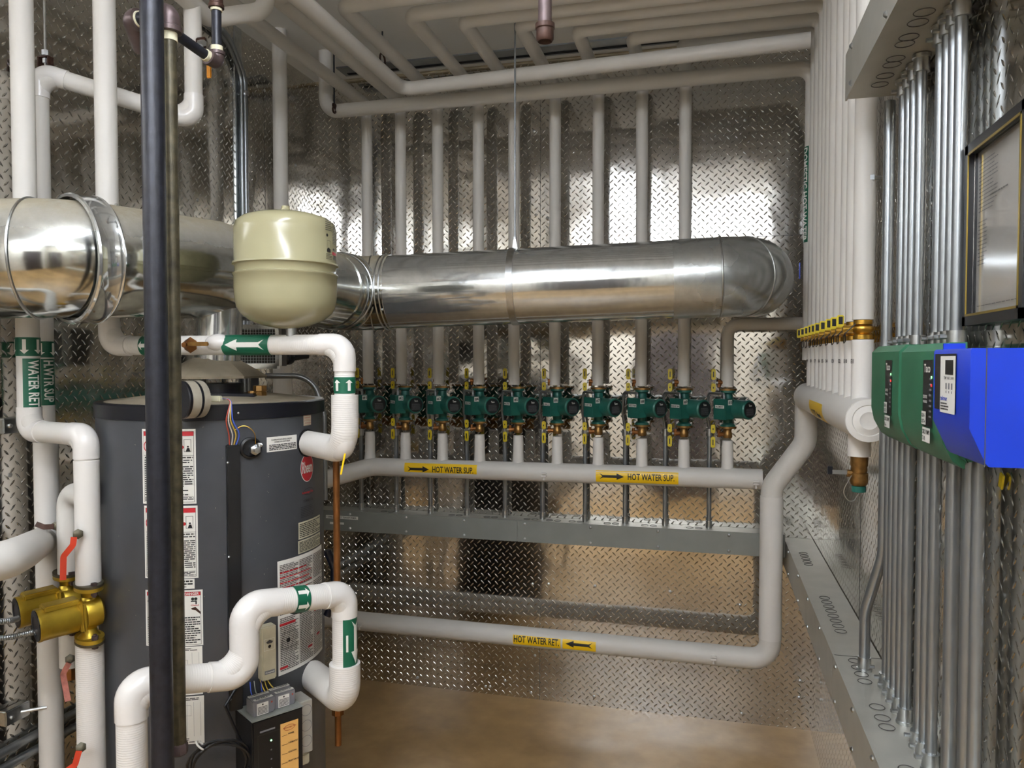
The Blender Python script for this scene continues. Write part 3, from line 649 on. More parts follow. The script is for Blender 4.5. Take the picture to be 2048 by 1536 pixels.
for x, y, in ((762, 580), (764, 620), (772, 508), (1375, 600), (1370, 500)):
    c = aD(x, y, 1); ax = dp[3].lerp(dp[4], (x-720)/720); r0 = (c-CP).normalized()
    # meet the duct surface
    k = min(((CP+r0*s-ax-dd*((CP+r0*s-ax).dot(dd))).length-DR, s) for s in [2.3+.004*i for i in range(120)] if (CP+r0*s-ax-dd*((CP+r0*s-ax).dot(dd))).length > DR)
    MB().mat('zinc').ball(CP+r0*k[1], .004, 8).build('duct_screw', duct)
# hanger on the duct
hx = aD(1032, 560, 2.66); hc = dp[3]+dd*((hx-dp[3]).dot(dd))
t = thing('duct_hanger', 'threaded rod and steel strap carrying the duct at mid span', 'hanger', (hc.x, hc.y, hc.z+DR))
MB().mat('zinc').lathe(hc-dd*.011, dd, [(DR-.001, 0), (DR+.003, 0), (DR+.003, .022), (DR-.001, .022)], 48, caps=False).build('strap', t)
MB().mat('zinc').prism([(-.008, 0), (.008, 0), (.004, .03), (-.004, .03)], hc+V((0, 0, DR+.001)), dd, (0, 0, 1), dd.cross(V((0, 0, 1))), -.007, .007).cyl(hc+V((0, 0, DR+.02)), hc+V((0, 0, DR+.04)), .0065, seg=6).build('bracket', t)
MB().mat('emt').cyl(hc+V((0, 0, DR+.01)), (hc.x, hc.y, ZC), .0035, seg=10).build('threaded_rod', t)
def ring_hanger(p, label, r=.024, col='rustf'):
    t = thing('pipe_hanger', label, 'hanger', p)
    MB().mat('iron').cyl(p+V((0, 0, r)), (p.x, p.y, ZC), .0035, seg=8).build('threaded_rod', t)
    MB().mat(col).torus(p, (1, 0, 0), r, .004, 20, 6).box(p+V((0, 0, r+.006)), (.012, .02, .016), bev=.002).build('ring', t)
p = aD(765, 120, 3.0); ring_hanger(V((p.x, 2.79, p.z)) if False else V((p.x, p.y, p.z)), 'dark ring hanger on a rod below the ceiling, left of the long duct rod')
p = aD(668, 140, 3.15); ring_hanger(V((p.x, p.y, 2.53)), 'thin dark rod and hanger in the back left corner', .012)

# ---------------------------------------------------------------- water heater
HC = V((-1.285, 1.784, 0)); HR = .282; HT = 1.395
hc_ = V((-HC.x, -HC.y, 0)).normalized(); ht_ = V((0, 0, 1)).cross(hc_)
def hsurf(px, py=None, R=HR):
    """point of the tank wall seen at pixel column px"""
    d = ray(px, 768); dx, dy = d.x, d.y; a = dx*dx+dy*dy; b = -2*(dx*HC.x+dy*HC.y); c = HC.x**2+HC.y**2-R*R
    s = max(0, b*b-4*a*c); k = (-b-math.sqrt(s))/(2*a); P = V((dx*k, dy*k, 0)); th = math.atan2((P-HC).dot(ht_), (P-HC).dot(hc_))
    if py is None: return th
    z = CH + ray(px, py).z*(P.x/ray(px, py).x); return th, z
hmap = lambda u, v, h: HC + (hc_*math.cos(u/HR)+ht_*math.sin(u/HR))*(HR+h)+V((0, 0, v))
def hp(th, z, R): return HC+(hc_*math.cos(th)+ht_*math.sin(th))*R+V((0, 0, z))
heater = thing('water_heater', 'tall dark grey cylindrical gas water heater covered with labels', 'water heater', (HC.x, HC.y, 0))
MB().mat('grey').lathe((HC.x, HC.y, .0), (0, 0, 1), [(HR-.01, .0), (HR, .02), (HR, HT-.035)], 96).build('tank_jacket', heater, kind=None)
MB().mat('rim').lathe((HC.x, HC.y, 0), (0, 0, 1), [(HR+.0005, HT-.037), (HR+.004, HT-.036), (HR+.004, HT-.003), (HR+.001, HT), (HR-.006, HT)], 96).build('rim_band', heater)
MB().mat('lid').lathe((HC.x, HC.y, 0), (0, 0, 1), [(HR-.004, HT-.02), (HR-.004, HT-.002), (.17, HT+.012), (.05, HT+.016), (.0001, HT+.016)], 64).build('lid', heater)
hd = MB().mat('lid')
x8 = [(.135*math.cos(math.pi/8+i*math.pi/4), .135*math.sin(math.pi/8+i*math.pi/4)) for i in range(8)]
hd.rings([[V((HC.x+a*k, HC.y+b*k, z)) for a, b in x8] for k, z in ((1, 1.452), (1.02, 1.458), (.46, 1.503), (.45, 1.506))])
hd.build('draft_hood', heater, sharp=20)
lg = MB().mat('rim')
for i in range(4):
    a = .4+i*1.5708; lg.box((HC.x+.105*math.cos(a), HC.y+.105*math.sin(a), (HT+1.455)/2+.004), (.02, .004, .062), Matrix.Rotation(a, 3, 'Z'))
lg.lathe((HC.x, HC.y, HT+.008), (0, 0, 1), [(.075, 0), (.075, .035), (.0001, .036)], 24)
lg.build('hood_legs', heater)
MB().mat('galv').cyl((HC.x+.012, HC.y, 1.50), (HC.x+.02, HC.y, 1.65), .058, seg=32).build('flue_collar', heater)
for px, h_, r_ in ((520, .034, .018), (505, .02, .012)):
    p = aD(px, 770, 2.0); MB().mat('bronze').lathe((p.x, p.y, HT+.004), (0, 0, 1), [(r_*.9, 0), (r_, .004), (r_, h_*.5), (r_*.92, h_*.55), (r_, h_*.6), (r_*.96, h_), (.0001, h_+.001)], 8).build('top_plug', heater)
p = aD(303, 788, 1.95); MB().mat('bronze').lathe((p.x, p.y, HT), (0, 0, 1), [(.012, 0), (.012, .03), (.0001, .031)], 6).build('top_plug', heater)
MB().mat('rim').box(aD(463, 780, 1.95)+V((0, 0, -.015)), (.12, .03, .012), Matrix.Rotation(.3, 3, 'Z'), .003).build('flue_bracket', heater)
# vent damper motor drum in front of the rim
dc = aD(378, 799, 1.735); da = (hc_*.55 - ht_*.84).normalized()
MB().mat('rim').lathe(dc+da*.016, da, [(.0435, 0), (.0435, .006), (.041, .008), (.0001, .0085)], 40).mat('drum').lathe(dc-da*.028, da, [(.0425, 0), (.043, .002), (.043, .042), (.0425, .044)], 40).mat('rim').lathe(dc-da*.012, da, [(.0432, 0), (.0436, .001), (.0436, .006)], 40).build('damper_motor', heater)
MB().mat('pale').box(dc-da*.03+ht_*.025, (.045, .012, .014), bev=.002).build('wire_connector', heater)
w0 = dc-da*.03+ht_*.045
we = hsurf(461)
for i, (k, dx) in enumerate((('wr', -.004), ('ww', 0), ('wy', .003), ('wb', .012))):
    q1 = hp(hsurf(448+i*4), 1.36, HR+.03); q2 = hp(hsurf(455+i*7), 1.325, HR+.018); q3 = hp(hsurf(457+i*3), 1.29, HR+.008)
    MB().mat(k).tube([w0, w0+ht_*.02+V((0, 0, -.002)), q1, q2, q3], .0014, .03, 6).build('damper_wire', heater)
def ztop(px, py, R=HR): return hsurf(px, py, R)[1]
# raceway
th = hsurf(463); rw = MB().mat('black')
c = lambda z: hp(th, z, HR+.004)
z1 = ztop(463, 889); z0 = ztop(463, 1421)
Rr = Matrix((ht_*math.cos(th)-hc_*math.sin(th), hc_*math.cos(th)+ht_*math.sin(th), V((0, 0, 1)))).transposed()
rw.box(hp(th, (z0+z1)/2, HR+.008), (.030, .018, z1-z0), Rr, .002).build('wiring_raceway', heater)
for py in (924, 1112, 1398): q = hsurf(452, py); MB().mat('zinc').ball(hp(q[0], q[1], HR+.018), .003, 8).build('raceway_screw', heater)
# relief valve port
th2, zz = hsurf(499, 896); n_ = hp(th2, 0, 1)-hp(th2, 0, 0)
MB().mat('black').lathe(hp(th2, zz, HR-.004), n_, [(.026, 0), (.026, .01), (.021, .012), (.019, .006), (.0001, .006)], 32).build('relief_port', heater)
MB().mat('zinc').lathe(hp(th2+.03, zz-.004, HR+.002), n_, [(.013, 0), (.013, .012), (.008, .014), (.008, .026), (.0001, .027)], 6).build('relief_fitting', heater)
MB().mat('zinc').ball(hp(th2+.05, zz+.008, HR+.02), .006, 8, (1.6, .6, 1)).build('wing_nut', heater)
MB().mat('brass').tube([hp(th2+.03, zz+.01, HR+.012), hp(th2+.02, zz+.04, HR+.02), hp(th2-.06, zz+.058, HR+.012), hp(th2-.13, zz+.045, HR+.006)], .0011, .03, 6).build('ground_wire', heater)
MB().mat('zinc').ball(hp(hsurf(475), ztop(475, 826), HR+.006), .003, 8).build('rim_screw', heater)

def sticker(name, x0, x1, y0, y1, fn, label, R=HR, bg='white', pad=.002):
    a, b = hsurf(x0)*HR, hsurf(x1)*HR; za = ztop(x0, y0); zb_ = ztop(x0, y1); w_, h_ = b-a, za-zb_
    D = DC(); D.rect(0, 0, w_, h_, bg, 0); fn(D, w_, h_)
    D.build(name, heater, lambda u, v, h: hmap(a+u, zb_+v, h), cut=0, step=.008, label=label)
def flam(D, w_, h_, fr):
    D.frame(.004, .004, w_-.004, h_-.005, .0008, 'txt'); D.rect(.004, h_-.016, w_-.004, h_-.005, 'red', 2); D.rect(.004, h_-.062, w_-.004, h_-.0612, 'txt')
    D.ring(.020, h_-.040, .0155, .002, 'red'); D.rect(.011, h_-.048, .029, h_-.034, 'ink', 2); D.poly([(.0085, h_-.030), (.010, h_-.0285), (.031, h_-.051), (.0295, h_-.0525)], 'red', 4)
    D.frame(w_-.026, h_-.053, w_-.010, h_-.024, .0008, 'ink'); D.disc(w_-.017, h_-.041, .0022, 'ink'); D.poly([(w_-.022, h_-.052), (w_-.012, h_-.052), (w_-.014, h_-.044), (w_-.019, h_-.044)], 'rim'); D.disc(w_-.030, h_-.042, .004, 'red')
    D.poly([(.006, h_-.068), (.011, h_-.068), (.0085, h_-.0635)], 'ink', 2)
    D.lines(.013, h_-.069, w_-.006, h_-.0635, 1); D.lines(.006, .019, w_-.006, h_-.070, 17, 'ink', .5); D.rect(.006, .0165, w_-.006, .0172, 'txt'); D.lines(.006, .006, w_-.006, .016, 3, 'ink')
def danger(D, w_, h_):
    D.frame(.004, .003, w_-.004, h_-.004, .0008, 'txt'); D.rect(.004, h_-.013, w_-.004, h_-.004, 'red', 2)
    D.poly([(.007, h_-.012), (.013, h_-.012), (.010, h_-.006)], 'white', 3); D.text('DANGER', .016, h_-.0115, .030, .006, 'white', 4); D.text('DANGER', w_-.040, h_-.0115, .032, .006, 'white', 4)
    D.disc(.010, h_-.026, .004, 'ink'); D.disc(.018, h_-.026, .004, 'ink'); D.ring(.028, h_-.025, .0045, .001, 'ink'); D.disc(w_-.022, h_-.021, .0035, 'ink'); D.disc(w_-.015, h_-.021, .0035, 'ink'); D.rect(w_-.026, h_-.028, w_-.013, h_-.025, 'ink')
    D.rect(w_-.016, h_-.034, w_-.013, h_-.026, 'ink'); D.text('Chaud', w_-.026, h_-.0375, .017, .0035, 'red'); D.poly([(w_-.026, h_-.043), (w_-.016, h_-.040), (w_-.005, h_-.052), (w_-.005, h_-.058), (w_-.016, h_-.048), (w_-.024, h_-.046)], 'rustf')
    D.frame(.008, h_-.057, .036, h_-.037, .0006, 'txt'); D.lines(.006, .006, w_*.47, h_-.062, 12, 'ink', .5); D.lines(w_*.53, .006, w_-.006, h_-.062, 12, 'ink', .5)
def wiring(D, w_, h_):
    D.lines(.01, h_-.010, w_-.01, h_-.003, 2); 
    for i in range(9):
        a = .006+random.random()*w_*.6; b = .016+random.random()*(h_-.05); D.frame(a, b, a+.012+random.random()*.02, b+.008+random.random()*.02, .0005, 'relay')
    for i in range(8): a = .008+i*(w_-.016)/7; D.rect(a, .018, a+.0005, h_-.014, 'relay')
    D.lines(.008, .003, w_-.008, .015, 3)
sticker('warning_label', 283, 390, 858, 1008, lambda D, a, b: flam(D, a, b, 1), 'flammable vapour warning label with red band, upper')
sticker('warning_label', 285, 392, 1012, 1158, lambda D, a, b: flam(D, a, b, 0), 'flammable vapour warning label with red band, lower')
sticker('notice_label', 296, 384, 1160, 1180, lambda D, a, b: D.lines(.004, .002, a-.004, b-.002, 3, 'ink'), 'small white notice label')
sticker('danger_label', 285, 400, 1182, 1295, danger, 'white label with red DANGER band and scald picture')
sticker('wiring_label', 292, 398, 1297, 1395, wiring, 'pale wiring diagram label')
sticker('wiring_label', 295, 400, 1398, 1495, wiring, 'pale wiring diagram label, lowest')
sticker('notice_label', 532, 592, 875, 905, lambda D, a, b: (D.text('IN COMPLIANCE WITH SERVICE CONDITION', .012, b-.009, a-.03, .0035, 'ink'), D.text('CONNECTION SAFETY RELIEF', .02, b-.0145, a-.044, .0035, 'ink'), D.lines(.006, .003, a-.004, b-.018, 4, 'ink')), 'small white notice label beside the relief port')
sticker('hot_cold_label', 606, 621, 831, 852, lambda D, a, b: (D.frame(.001, b/2+.001, a-.001, b-.001, .0006, 'red'), D.frame(.001, .001, a-.001, b/2-.001, .0006, 'red'), D.text('HOT', .004, b/2+.005, a-.008, b/2-.010, 'red'), D.text('COLD', .004, .005, a-.008, b/2-.010, 'red')), 'tiny square label reading HOT COLD', bg='pale')
def emblem():
    a = hsurf(613)*HR; zc = ztop(600, 938)
    D = DC(); D.disc(0, 0, .0295, 'white', 0, ry=.037); D.disc(0, 0, .0275, 'red', 1, ry=.035)
    D.text('Rheem', -.024, -.014, .046, .03, 'white'); D.build('emblem', heater, lambda u, v, h: hmap(a+u, zc+v, h), cut=0, step=.006, label='oval red maker emblem with white lettering')
    D = DC(); D.ring(.004, 0, .024, .0012, 'rim', ry=.009); D.text('Advantage Plus', -.026, -.006, .052, .008, 'red'); D.text('COMMERCIAL', -.020, -.026, .046, .007, 'rim')
    D.lines(-.03, -.065, .03, -.035, 7, 'rim', .3); D.build('series_marking', heater, lambda u, v, h: hmap(a+u, zc-.062+v, h), cut=0, step=.006, label='red and black printed lettering below the emblem')
emblem()
def spec(D, a, b): D.lines(.004, .003, a-.003, b-.003, 8, 'ink', .5)
sticker('rating_plate', 594, 637, 1047, 1081, spec, 'cream rating plate, upper', bg='pale')
sticker('rating_plate', 593, 637, 1084, 1110, spec, 'cream rating plate, lower', bg='pale')
def big(D, a, b):
    k = 'txt'
    for c0, c1 in ((.006, a*.33), (a*.36, a*.64), (a*.67, a-.005)):
        D.lines(c0, b*.74, c1, b-.010, 16, k, .5); D.lines(c0, b*.52, c1, b*.72, 12, k, .5); D.lines(c0, b*.03, c1, b*.50, 30, k, .5)
    for i in range(5): D.lines(.006, b*(.9-.045*i)-.004, a*.62, b*(.9-.045*i), 1, 'red', .8, 3)
    for u, v, l in ((.004, .43, .25), (a*.45, .50, .16), (.004, .05, .12), (a*.68, .43, .1), (a*.52, .13, .1), (a*.75, .19, .1)): D.rect(u, b*v, u+a*l, b*v+.006, 'red', 4)
    for c_ in (.345, .655): D.rect(a*c_, .01, a*c_+.0006, b-.01, 'relay', 3)
    D.frame(.012, b*.22, a*.28, b*.36, .0006, 'ink', 4); D.disc(a*.15, b*.29, .006, 'ink', 4)
sticker('instruction_label', 551, 640, 1125, 1357, big, 'large white lighting instruction label with red bars')
def qr(D, a, b): D.frame(.0015, .0015, a-.0015, b-.0015, .001, 'wb')
sticker('seal_label', 614, 629, 1338, 1364, lambda D, a, b: (qr(D, a, b), D.disc(a/2, b/2, .004, 'wb')), 'small blue and white square label')
# scratches in the grey paint
rs = DC()
for i in range(46):
    x = random.choice([random.uniform(200, 280), random.uniform(400, 450), random.uniform(490, 545), random.uniform(480, 590)]); y = random.uniform(850, 1450)
    u, v = hsurf(x)*HR, ztop(x, y); L_ = random.uniform(.001, .0035); a_ = random.uniform(0, 3.1)
    rs.poly([(u, v), (u+L_*math.cos(a_), v+L_*math.sin(a_)), (u+L_*math.cos(a_)+.0008, v+L_*math.sin(a_)+.0006)], 'pale', 0)
rs.build('paint_scratches', heater, hmap)
# thermostat box and wires
th3, zt3 = hsurf(524, 1250); zb3 = ztop(528, 1357)
R3 = Matrix((ht_*math.cos(th3)-hc_*math.sin(th3), hc_*math.cos(th3)+ht_*math.sin(th3), V((0, 0, 1)))).transposed()
tc = hp(th3, (zt3+zb3)/2, HR+.012)
tb = MB().mat('beige').box(tc, (.037, .026, zt3-zb3), R3, .003).build('thermostat', heater)
D = DC(); D.frame(-.014, .008, .013, .036, .0006, 'white'); D.disc(0, .017, .0038, 'black'); D.poly([(-.009, .028), (0, .033), (.009, .028), (.006, .024), (-.005, .024)], 'txt'); D.rect(-.013, -.050, .013, -.041, 'relay'); D.text('Honeywell', -.011, -.048, .022, .004, 'white')
D.build('thermostat_face', tb, planemap(tc+R3 @ V((0, .0132, 0)), R3 @ V((1, 0, 0)), (0, 0, 1)))
# ignition control box low on the heater
th4 = hsurf(517); n4 = hc_*math.cos(th4)+ht_*math.sin(th4); t4 = ht_*math.cos(th4)-hc_*math.sin(th4); R4 = Matrix((t4, n4, V((0, 0, 1)))).transposed()
bt4 = CH + ray(505, 1452).z*1.50/1.0*1.03; bt4 = .668
bxc = hp(th4, bt4-.11, HR+.04)
cb = MB().mat('black').box(bxc, (.125, .10, .22), R4, .003).build('ignition_control', heater)
MB().mat('strut').box(bxc+V((0, 0, .1105)), (.127, .102, .003), R4, .001).build('box_top', cb)
D = DC(); D.rect(.005, -.11, .05, .085, 'panel', 0); D.ring(.027, .072, .014, .001, 'wr', ry=.007); D.text('Advantage Plus', .011, .0705, .033, .004, 'wr')
for i, s_ in enumerate(('POWER', 'THERMOSTAT', 'IGNITION', 'PILOT VALVE', 'ECO', 'MAIN VALVE')):
    v = .055-i*.022; D.rect(.008, v, .022, v+.0008, 'ink', 2); D.text(s_, .024, v, .006+.0018*len(s_), .004, 'ink'); D.disc(-.018, v, .002, 'led' if i == 0 else 'relay', 1)
D.rect(-.045, .080, -.008, .084, 'relay', 0); D.frame(-.05, -.1, .003, .075, .0006, 'txt', 0)
D.build('indicator_panel', cb, planemap(bxc+n4*.0505, t4*1, (0, 0, 1)), label='orange indicator strip with black lettering and a green light')
for i, (tx, a_, b_) in enumerate(((-.026, 'COMBUSTION', 'AIR RELAY'), (.029, 'OA DAMPER', 'END SWITCH'))):
    c_ = bxc+t4*tx+n4*(.012-.006*i)+V((0, 0, .112+.018)); rl = MB().mat('relay').box(c_, (.052, .042, .036), R4, .0025).build('relay_module', cb)
    D = DC(); D.rect(-.018, -.016, .010, .012, 'white', 0); D.lines(-.016, -.014, .008, .004, 6, 'txt'); D.disc(-.004, .008, .002, 'ink'); D.disc(.018, .008, .0022, 'wr')
    D.build('module_label', rl, planemap(c_+n4*.0212, t4, (0, 0, 1)))
    D = DC(); D.rect(-.025, .006, .025, .018, 'white', 0); D.text(a_, -.022, .008, .044, .007, 'ink'); D.rect(-.022, -.019, .024, -.008, 'white', 0); D.text(b_, -.018, -.017, .036, .007, 'ink')
    D.build('module_label', rl, planemap(c_+V((0, 0, .0182)), t4, n4*-1), label='white label strips reading %s %s' % (a_, b_))
jc = bxc+t4*.083+n4*-.004+V((0, 0, .045)); jb2 = MB().mat('boxz').box(jc, (.034, .06, .13), R4, .0015).build('junction_box', cb)
D = DC()
for i in range(3): D.ring(0, .042-i*.038, .014, .0012, 'relay')
D.build('knockouts', jb2, planemap(jc+n4*.0302, t4, (0, 0, 1)))
MB().mat('beige').box(jc+n4*.02+V((0, 0, -.082)), (.022, .012, .028), R4, .003).build('wall_plug', cb)
for i, (k, a, b) in enumerate((('strut', 500, 504), ('wb', 514, 512), ('wy', 512, 524), ('wy', 520, 528), ('wy', 524, 546), ('wb', 492, 494))):
    A_ = hp(hsurf(a if a > 495 else 492), ztop(528, 1357), HR+.006); B_ = hp(hsurf(b), bt4+.012, HR+.02)
    MB().mat(k).tube([A_, A_*.6+B_*.4+n4*.012+t4*-.006, B_*.8+A_*.2+n4*.012, B_], .0013, .03, 6).build('control_wire', heater)
cc = hp(hsurf(430), .575, HR+.065); nn = hc_*.95+ht_*.2; co = MB().mat('black')
cpts = []
for i in range(64):
    a = i/64*6.283*3; r_ = .062+.006*math.sin(a*1.7); x_, y_, _ = frame(nn); cpts.append(cc + V((0, 0, 1))*r_*math.sin(a)*.9 + ht_*r_*math.cos(a)+nn*(.014*math.sin(i*.31)))
cpts = [hp(hsurf(468), .735, HR+.02), hp(hsurf(440), .70, HR+.05)] + cpts
co.tube(cpts, .0035, .002, 8).build('coiled_cable', heater)
tq = cc+V((0, 0, 1))*.05-ht_*.04; MB().mat('white').torus(tq, (ht_*.7+V((0, 0, .7))), .013, .0022, 16, 6).build('cable_tie', heater)
MB().mat('zinc').ball(hp(hsurf(466), .748, HR+.012), .008, 8).ball(hp(hsurf(473), .738, HR+.014), .008, 8).build('cable_clamp', heater)
MB().mat('rim').tube([hp(hsurf(643), .98, HR+.012), hp(hsurf(643)+.02, .93, HR+.03), hp(hsurf(643)+.01, .84, HR+.03), hp(hsurf(643), .80, HR+.01)], .011, .04, 10).build('access_handle', heater)

# ---------------------------------------------------------------- expansion tank and the hot outlet pipe
HY = 1.64
TX = aD(574, 560, 1.83).x; TC = V((TX, HY, 0)); TR = .119
zT0 = 1.5+(720-655)/FPX*1.83; zT1 = 1.5+(720-425)/FPX*1.83; hT = zT1-zT0
t = thing('expansion_tank', 'cream coloured steel expansion tank with a dome top hanging in front of the duct', 'tank', (TX, HY, zT0))
MB().mat('cream').lathe((TX, HY, zT0), (0, 0, 1), [(.0001, -.004), (.02, -.003), (.055, .004), (.085, .016), (.105, .032), (.1135, .046), (.1165, .062), (TR, .09), (TR, .119), (.1215, .121), (.1215, .125), (.1165, .127), (.1165, .142), (.119, .144), (.1225, .146), (.1225, .150), (.1185, .153), (.1185, .228), (.114, .246), (.10, .2575), (.07, .267), (.03, .273), (.014, .2745), (.014, .279), (.010, .281), (.009, .288), (.0001, .289)], 72).build('shell', t, sharp=60)
D = DC()
D.lines(-.062, .052, -.036, .083, 7, 'txt', .4); D.lines(-.032, .024, -.006, .083, 16, 'txt', .4); D.frame(-.057, .004, -.042, .030, .0006, 'txt'); D.poly([(-.057, .004), (-.042, .004), (-.0425, .010), (-.0495, .014), (-.0565, .010)], 'ink'); D.disc(-.056, .042, .0035, 'ink')
D.disc(-.029, .012, .0028, 'ink'); D.rect(-.024, .009, -.019, .0145, 'ink'); D.rect(-.034, -.001, -.006, .006, 'red'); D.text('AMTROL', -.032, -.013, .028, .011, 'ink'); D.lines(-.060, -.014, -.037, .000, 4, 'txt', .4)
ps = hp
tn = (CP-TC); tn.z = 0; tn.normalize(); sgn = V((0, 0, 1)).cross(tn)
D.build('printed_label', t, cylmap(TC+V((0, 0, zT0+.170)), (0, 0, 1), .1186, N=tn*math.cos(1.35)+sgn*math.sin(1.35), about=True), cut=0, step=.006, label='black and red printed label near the right edge')
MB().mat('zinc').cyl((TX+.012, HY, zT0-.03), (TX+.012, HY, zT0+.004), .012, seg=12).build('connection', t)
HRt = .0275
Hx1 = aD(688, 690, 1.80).x; zH = 1.5+(720-690)/FPX*1.85
nozT, nozZ = hsurf(612, 886); noz = hp(nozT, nozZ, HR-.02)
A_ = aD(211, 600, 1.955)
outlet = pipe('hot_outlet_pipe', [hp(nozT, nozZ, HR-.005), V((Hx1+.004, HY, nozZ)), V((Hx1+.004, HY, zH)), V((A_.x, HY+.01, zH)), V((A_.x, HY+.01, ZC))], .024, 'white insulated pipe with green arrow bands running left below the cream tank', rad=.058, covers=(1, 2, 3), mat='rib')
MB().mat('jack').cyl((A_.x, HY+.01, zH+.08), (A_.x, HY+.01, ZC), .0265, seg=24).build('riser_jacket', outlet)
zmid = aD(684, 790, 1.8).z
MB().mat('rib').tube([hp(nozT, nozZ, HR+.004), V((Hx1+.004, HY, nozZ)), V((Hx1+.004, HY, zmid))], .0315, .055, 24).build('thick_sleeve', outlet)
MB().mat('black').lathe(hp(nozT, nozZ, HR-.002), hp(nozT, 0, 1)-hp(nozT, 0, 0), [(.036, 0), (.036, .005), (.030, .006)], 28).build('nozzle_ring', outlet)
for x in (500,):
    p = aD(x, 690, 1.86); D = DC(); D.rect(-.063, -.055, .063, .055, 'grn', 0); D.shape(TAILED, 0, 0, .105, .028, 'white', rot=math.pi)
    D.build('flow_marker', outlet, cylmap((p.x, HY+.003, zH), (1, 0, 0), .0247, N=(CP.x-p.x, CP.y-HY, .0)), cut=1, step=.004, label='green band with a white arrow pointing left')
p = aD(291, 690, 1.92); D = DC(); D.rect(-.016, -.055, .016, .055, 'grn', 0); D.shape(ARROW, 0, 0, .028, .022, 'white', rot=math.pi); D.shape(ARROW, 0, .035, .028, .022, 'white', rot=math.pi)
D.build('flow_marker', outlet, cylmap((p.x, HY+.007, zH), (1, 0, 0), .0247), cut=1, label='green band with small white arrows')
zz = aD(686, 770, 1.8).z; D = DC(); D.rect(-.08, -.019, .08, .019, 'grn', 0)
for k in (-2, -1, 0, 1, 2): D.shape(ARROW, k*.028+.010, 0, .026, .017, 'white', rot=math.pi/2)
D.build('flow_marker', outlet, cylmap((Hx1+.004, HY, zz), (0, 0, 1), .0247, about=True), cut=0, label='green band with white arrows pointing up')
p = V((aD(388, 690, 1.88).x, HY-.024, zH)); MB().mat('copper').lathe(p, (0, -1, 0), [(.018, 0), (.02, .003), (.012, .012), (.008, .02), (.0001, .021)], 6).cyl(p+V((0, -.02, 0)), p+V((0, -.028, 0)), .007, seg=6).mat('bronze').box(p+V((.036, -.022, .002)), (.058, .005, .010), bev=.002).build('valve_handle', outlet)
p = aD(420, 682, 1.84); MB().mat('pvc').ball((p.x, HY-.004, zH+.006), .027, 14, (1.3, 1, .8)).build('valve_cover', outlet)

# ---------------------------------------------------------------- cold inlet pipe in the foreground
nT, nZ = hsurf(648, 1388, HR); nT = hsurf(618); nZ = aD(655, 1390, 1.88).z
ci = [hp(nT, nZ, HR-.01), aD(690, 1392, 1.85), aD(687, 1185, 1.85), aD(488, 1212, 1.66), aD(481, 1352, 1.655), aD(262, 1368, 1.53), aD(256, 1450, 1.53)]
ci[1].z = nZ; ci[2].x, ci[2].y = ci[1].x, ci[1].y; ci[4].x, ci[4].y = ci[3].x, ci[3].y; ci[6] = V((ci[5].x, ci[5].y, .0))
cold = pipe('cold_inlet_pipe', ci, .029, 'thick white insulated pipe zigzagging across the front of the heater with green arrow bands', rad=[.05, .06, .055, .065, .06, .055, .05], covers=(2, 3, 4, 5), mat='rib')
MB().mat('rib').tube([hp(nT, nZ, HR+.002), ci[1], V((ci[1].x, ci[1].y, aD(690, 1325, 1.85).z))], .037, .06, 28).build('thick_sleeve', cold)
a_, b_ = ci[2], ci[3]; dr = (a_-b_).normalized(); p = b_+dr*((aD(599, 1190, 1.75)-b_).dot(dr)); D = DC(); D.rect(-.017, -.075, .017, .075, 'grn', 0)
for k in (-.05, -.018, .014, .046): D.shape(ARROW, 0, k, .028, .022, 'white')
D.build('flow_marker', cold, cylmap(p, dr, .0297), cut=1, label='green band with white arrows pointing right')
p = V((ci[1].x, ci[1].y, aD(690, 1278, 1.85).z)); D = DC(); D.rect(-.058, -.026, .058, .026, 'grn', 0); D.shape(TAILED, 0, .006, .105, .026, 'white'); D.rect(-.02, -.019, .02, -.014, 'white', 2)
n_ = CP-p; n_.z = 0; n_.normalize(); s_ = V((0, 0, 1)).cross(n_)
D.build('flow_marker', cold, cylmap(p, (0, 0, -1), .0297, N=n_*math.cos(.75)+s_*math.sin(.75)), cut=1, label='green strip with a white arrow pointing down')
# copper relief drain
p = aD(673, 1000, 1.93)
MB().mat('copper').cyl((p.x, p.y, .52), (p.x, p.y, aD(672, 905, 1.93).z), .0085, seg=16).lathe((p.x, p.y, .60), (0, 0, 1), [(.016, 0), (.016, .02), (.011, .022)], 8).build('relief_drain_pipe', loc=(p.x, p.y, .52), label='bare brown copper drain pipe beside the heater at its right edge', cat='pipe')
p = aD(690, 940, 1.9); MB().mat('yel').box(aD(686, 928, 1.76)+V((0, 0, 0)), (.004, .0015, .05), Matrix.Rotation(.22, 3, 'Y')).build('yellow_tie', loc=aD(686, 928, 1.76), label='thin yellow tie strap dangling below the white elbow at the heater', cat='strap')

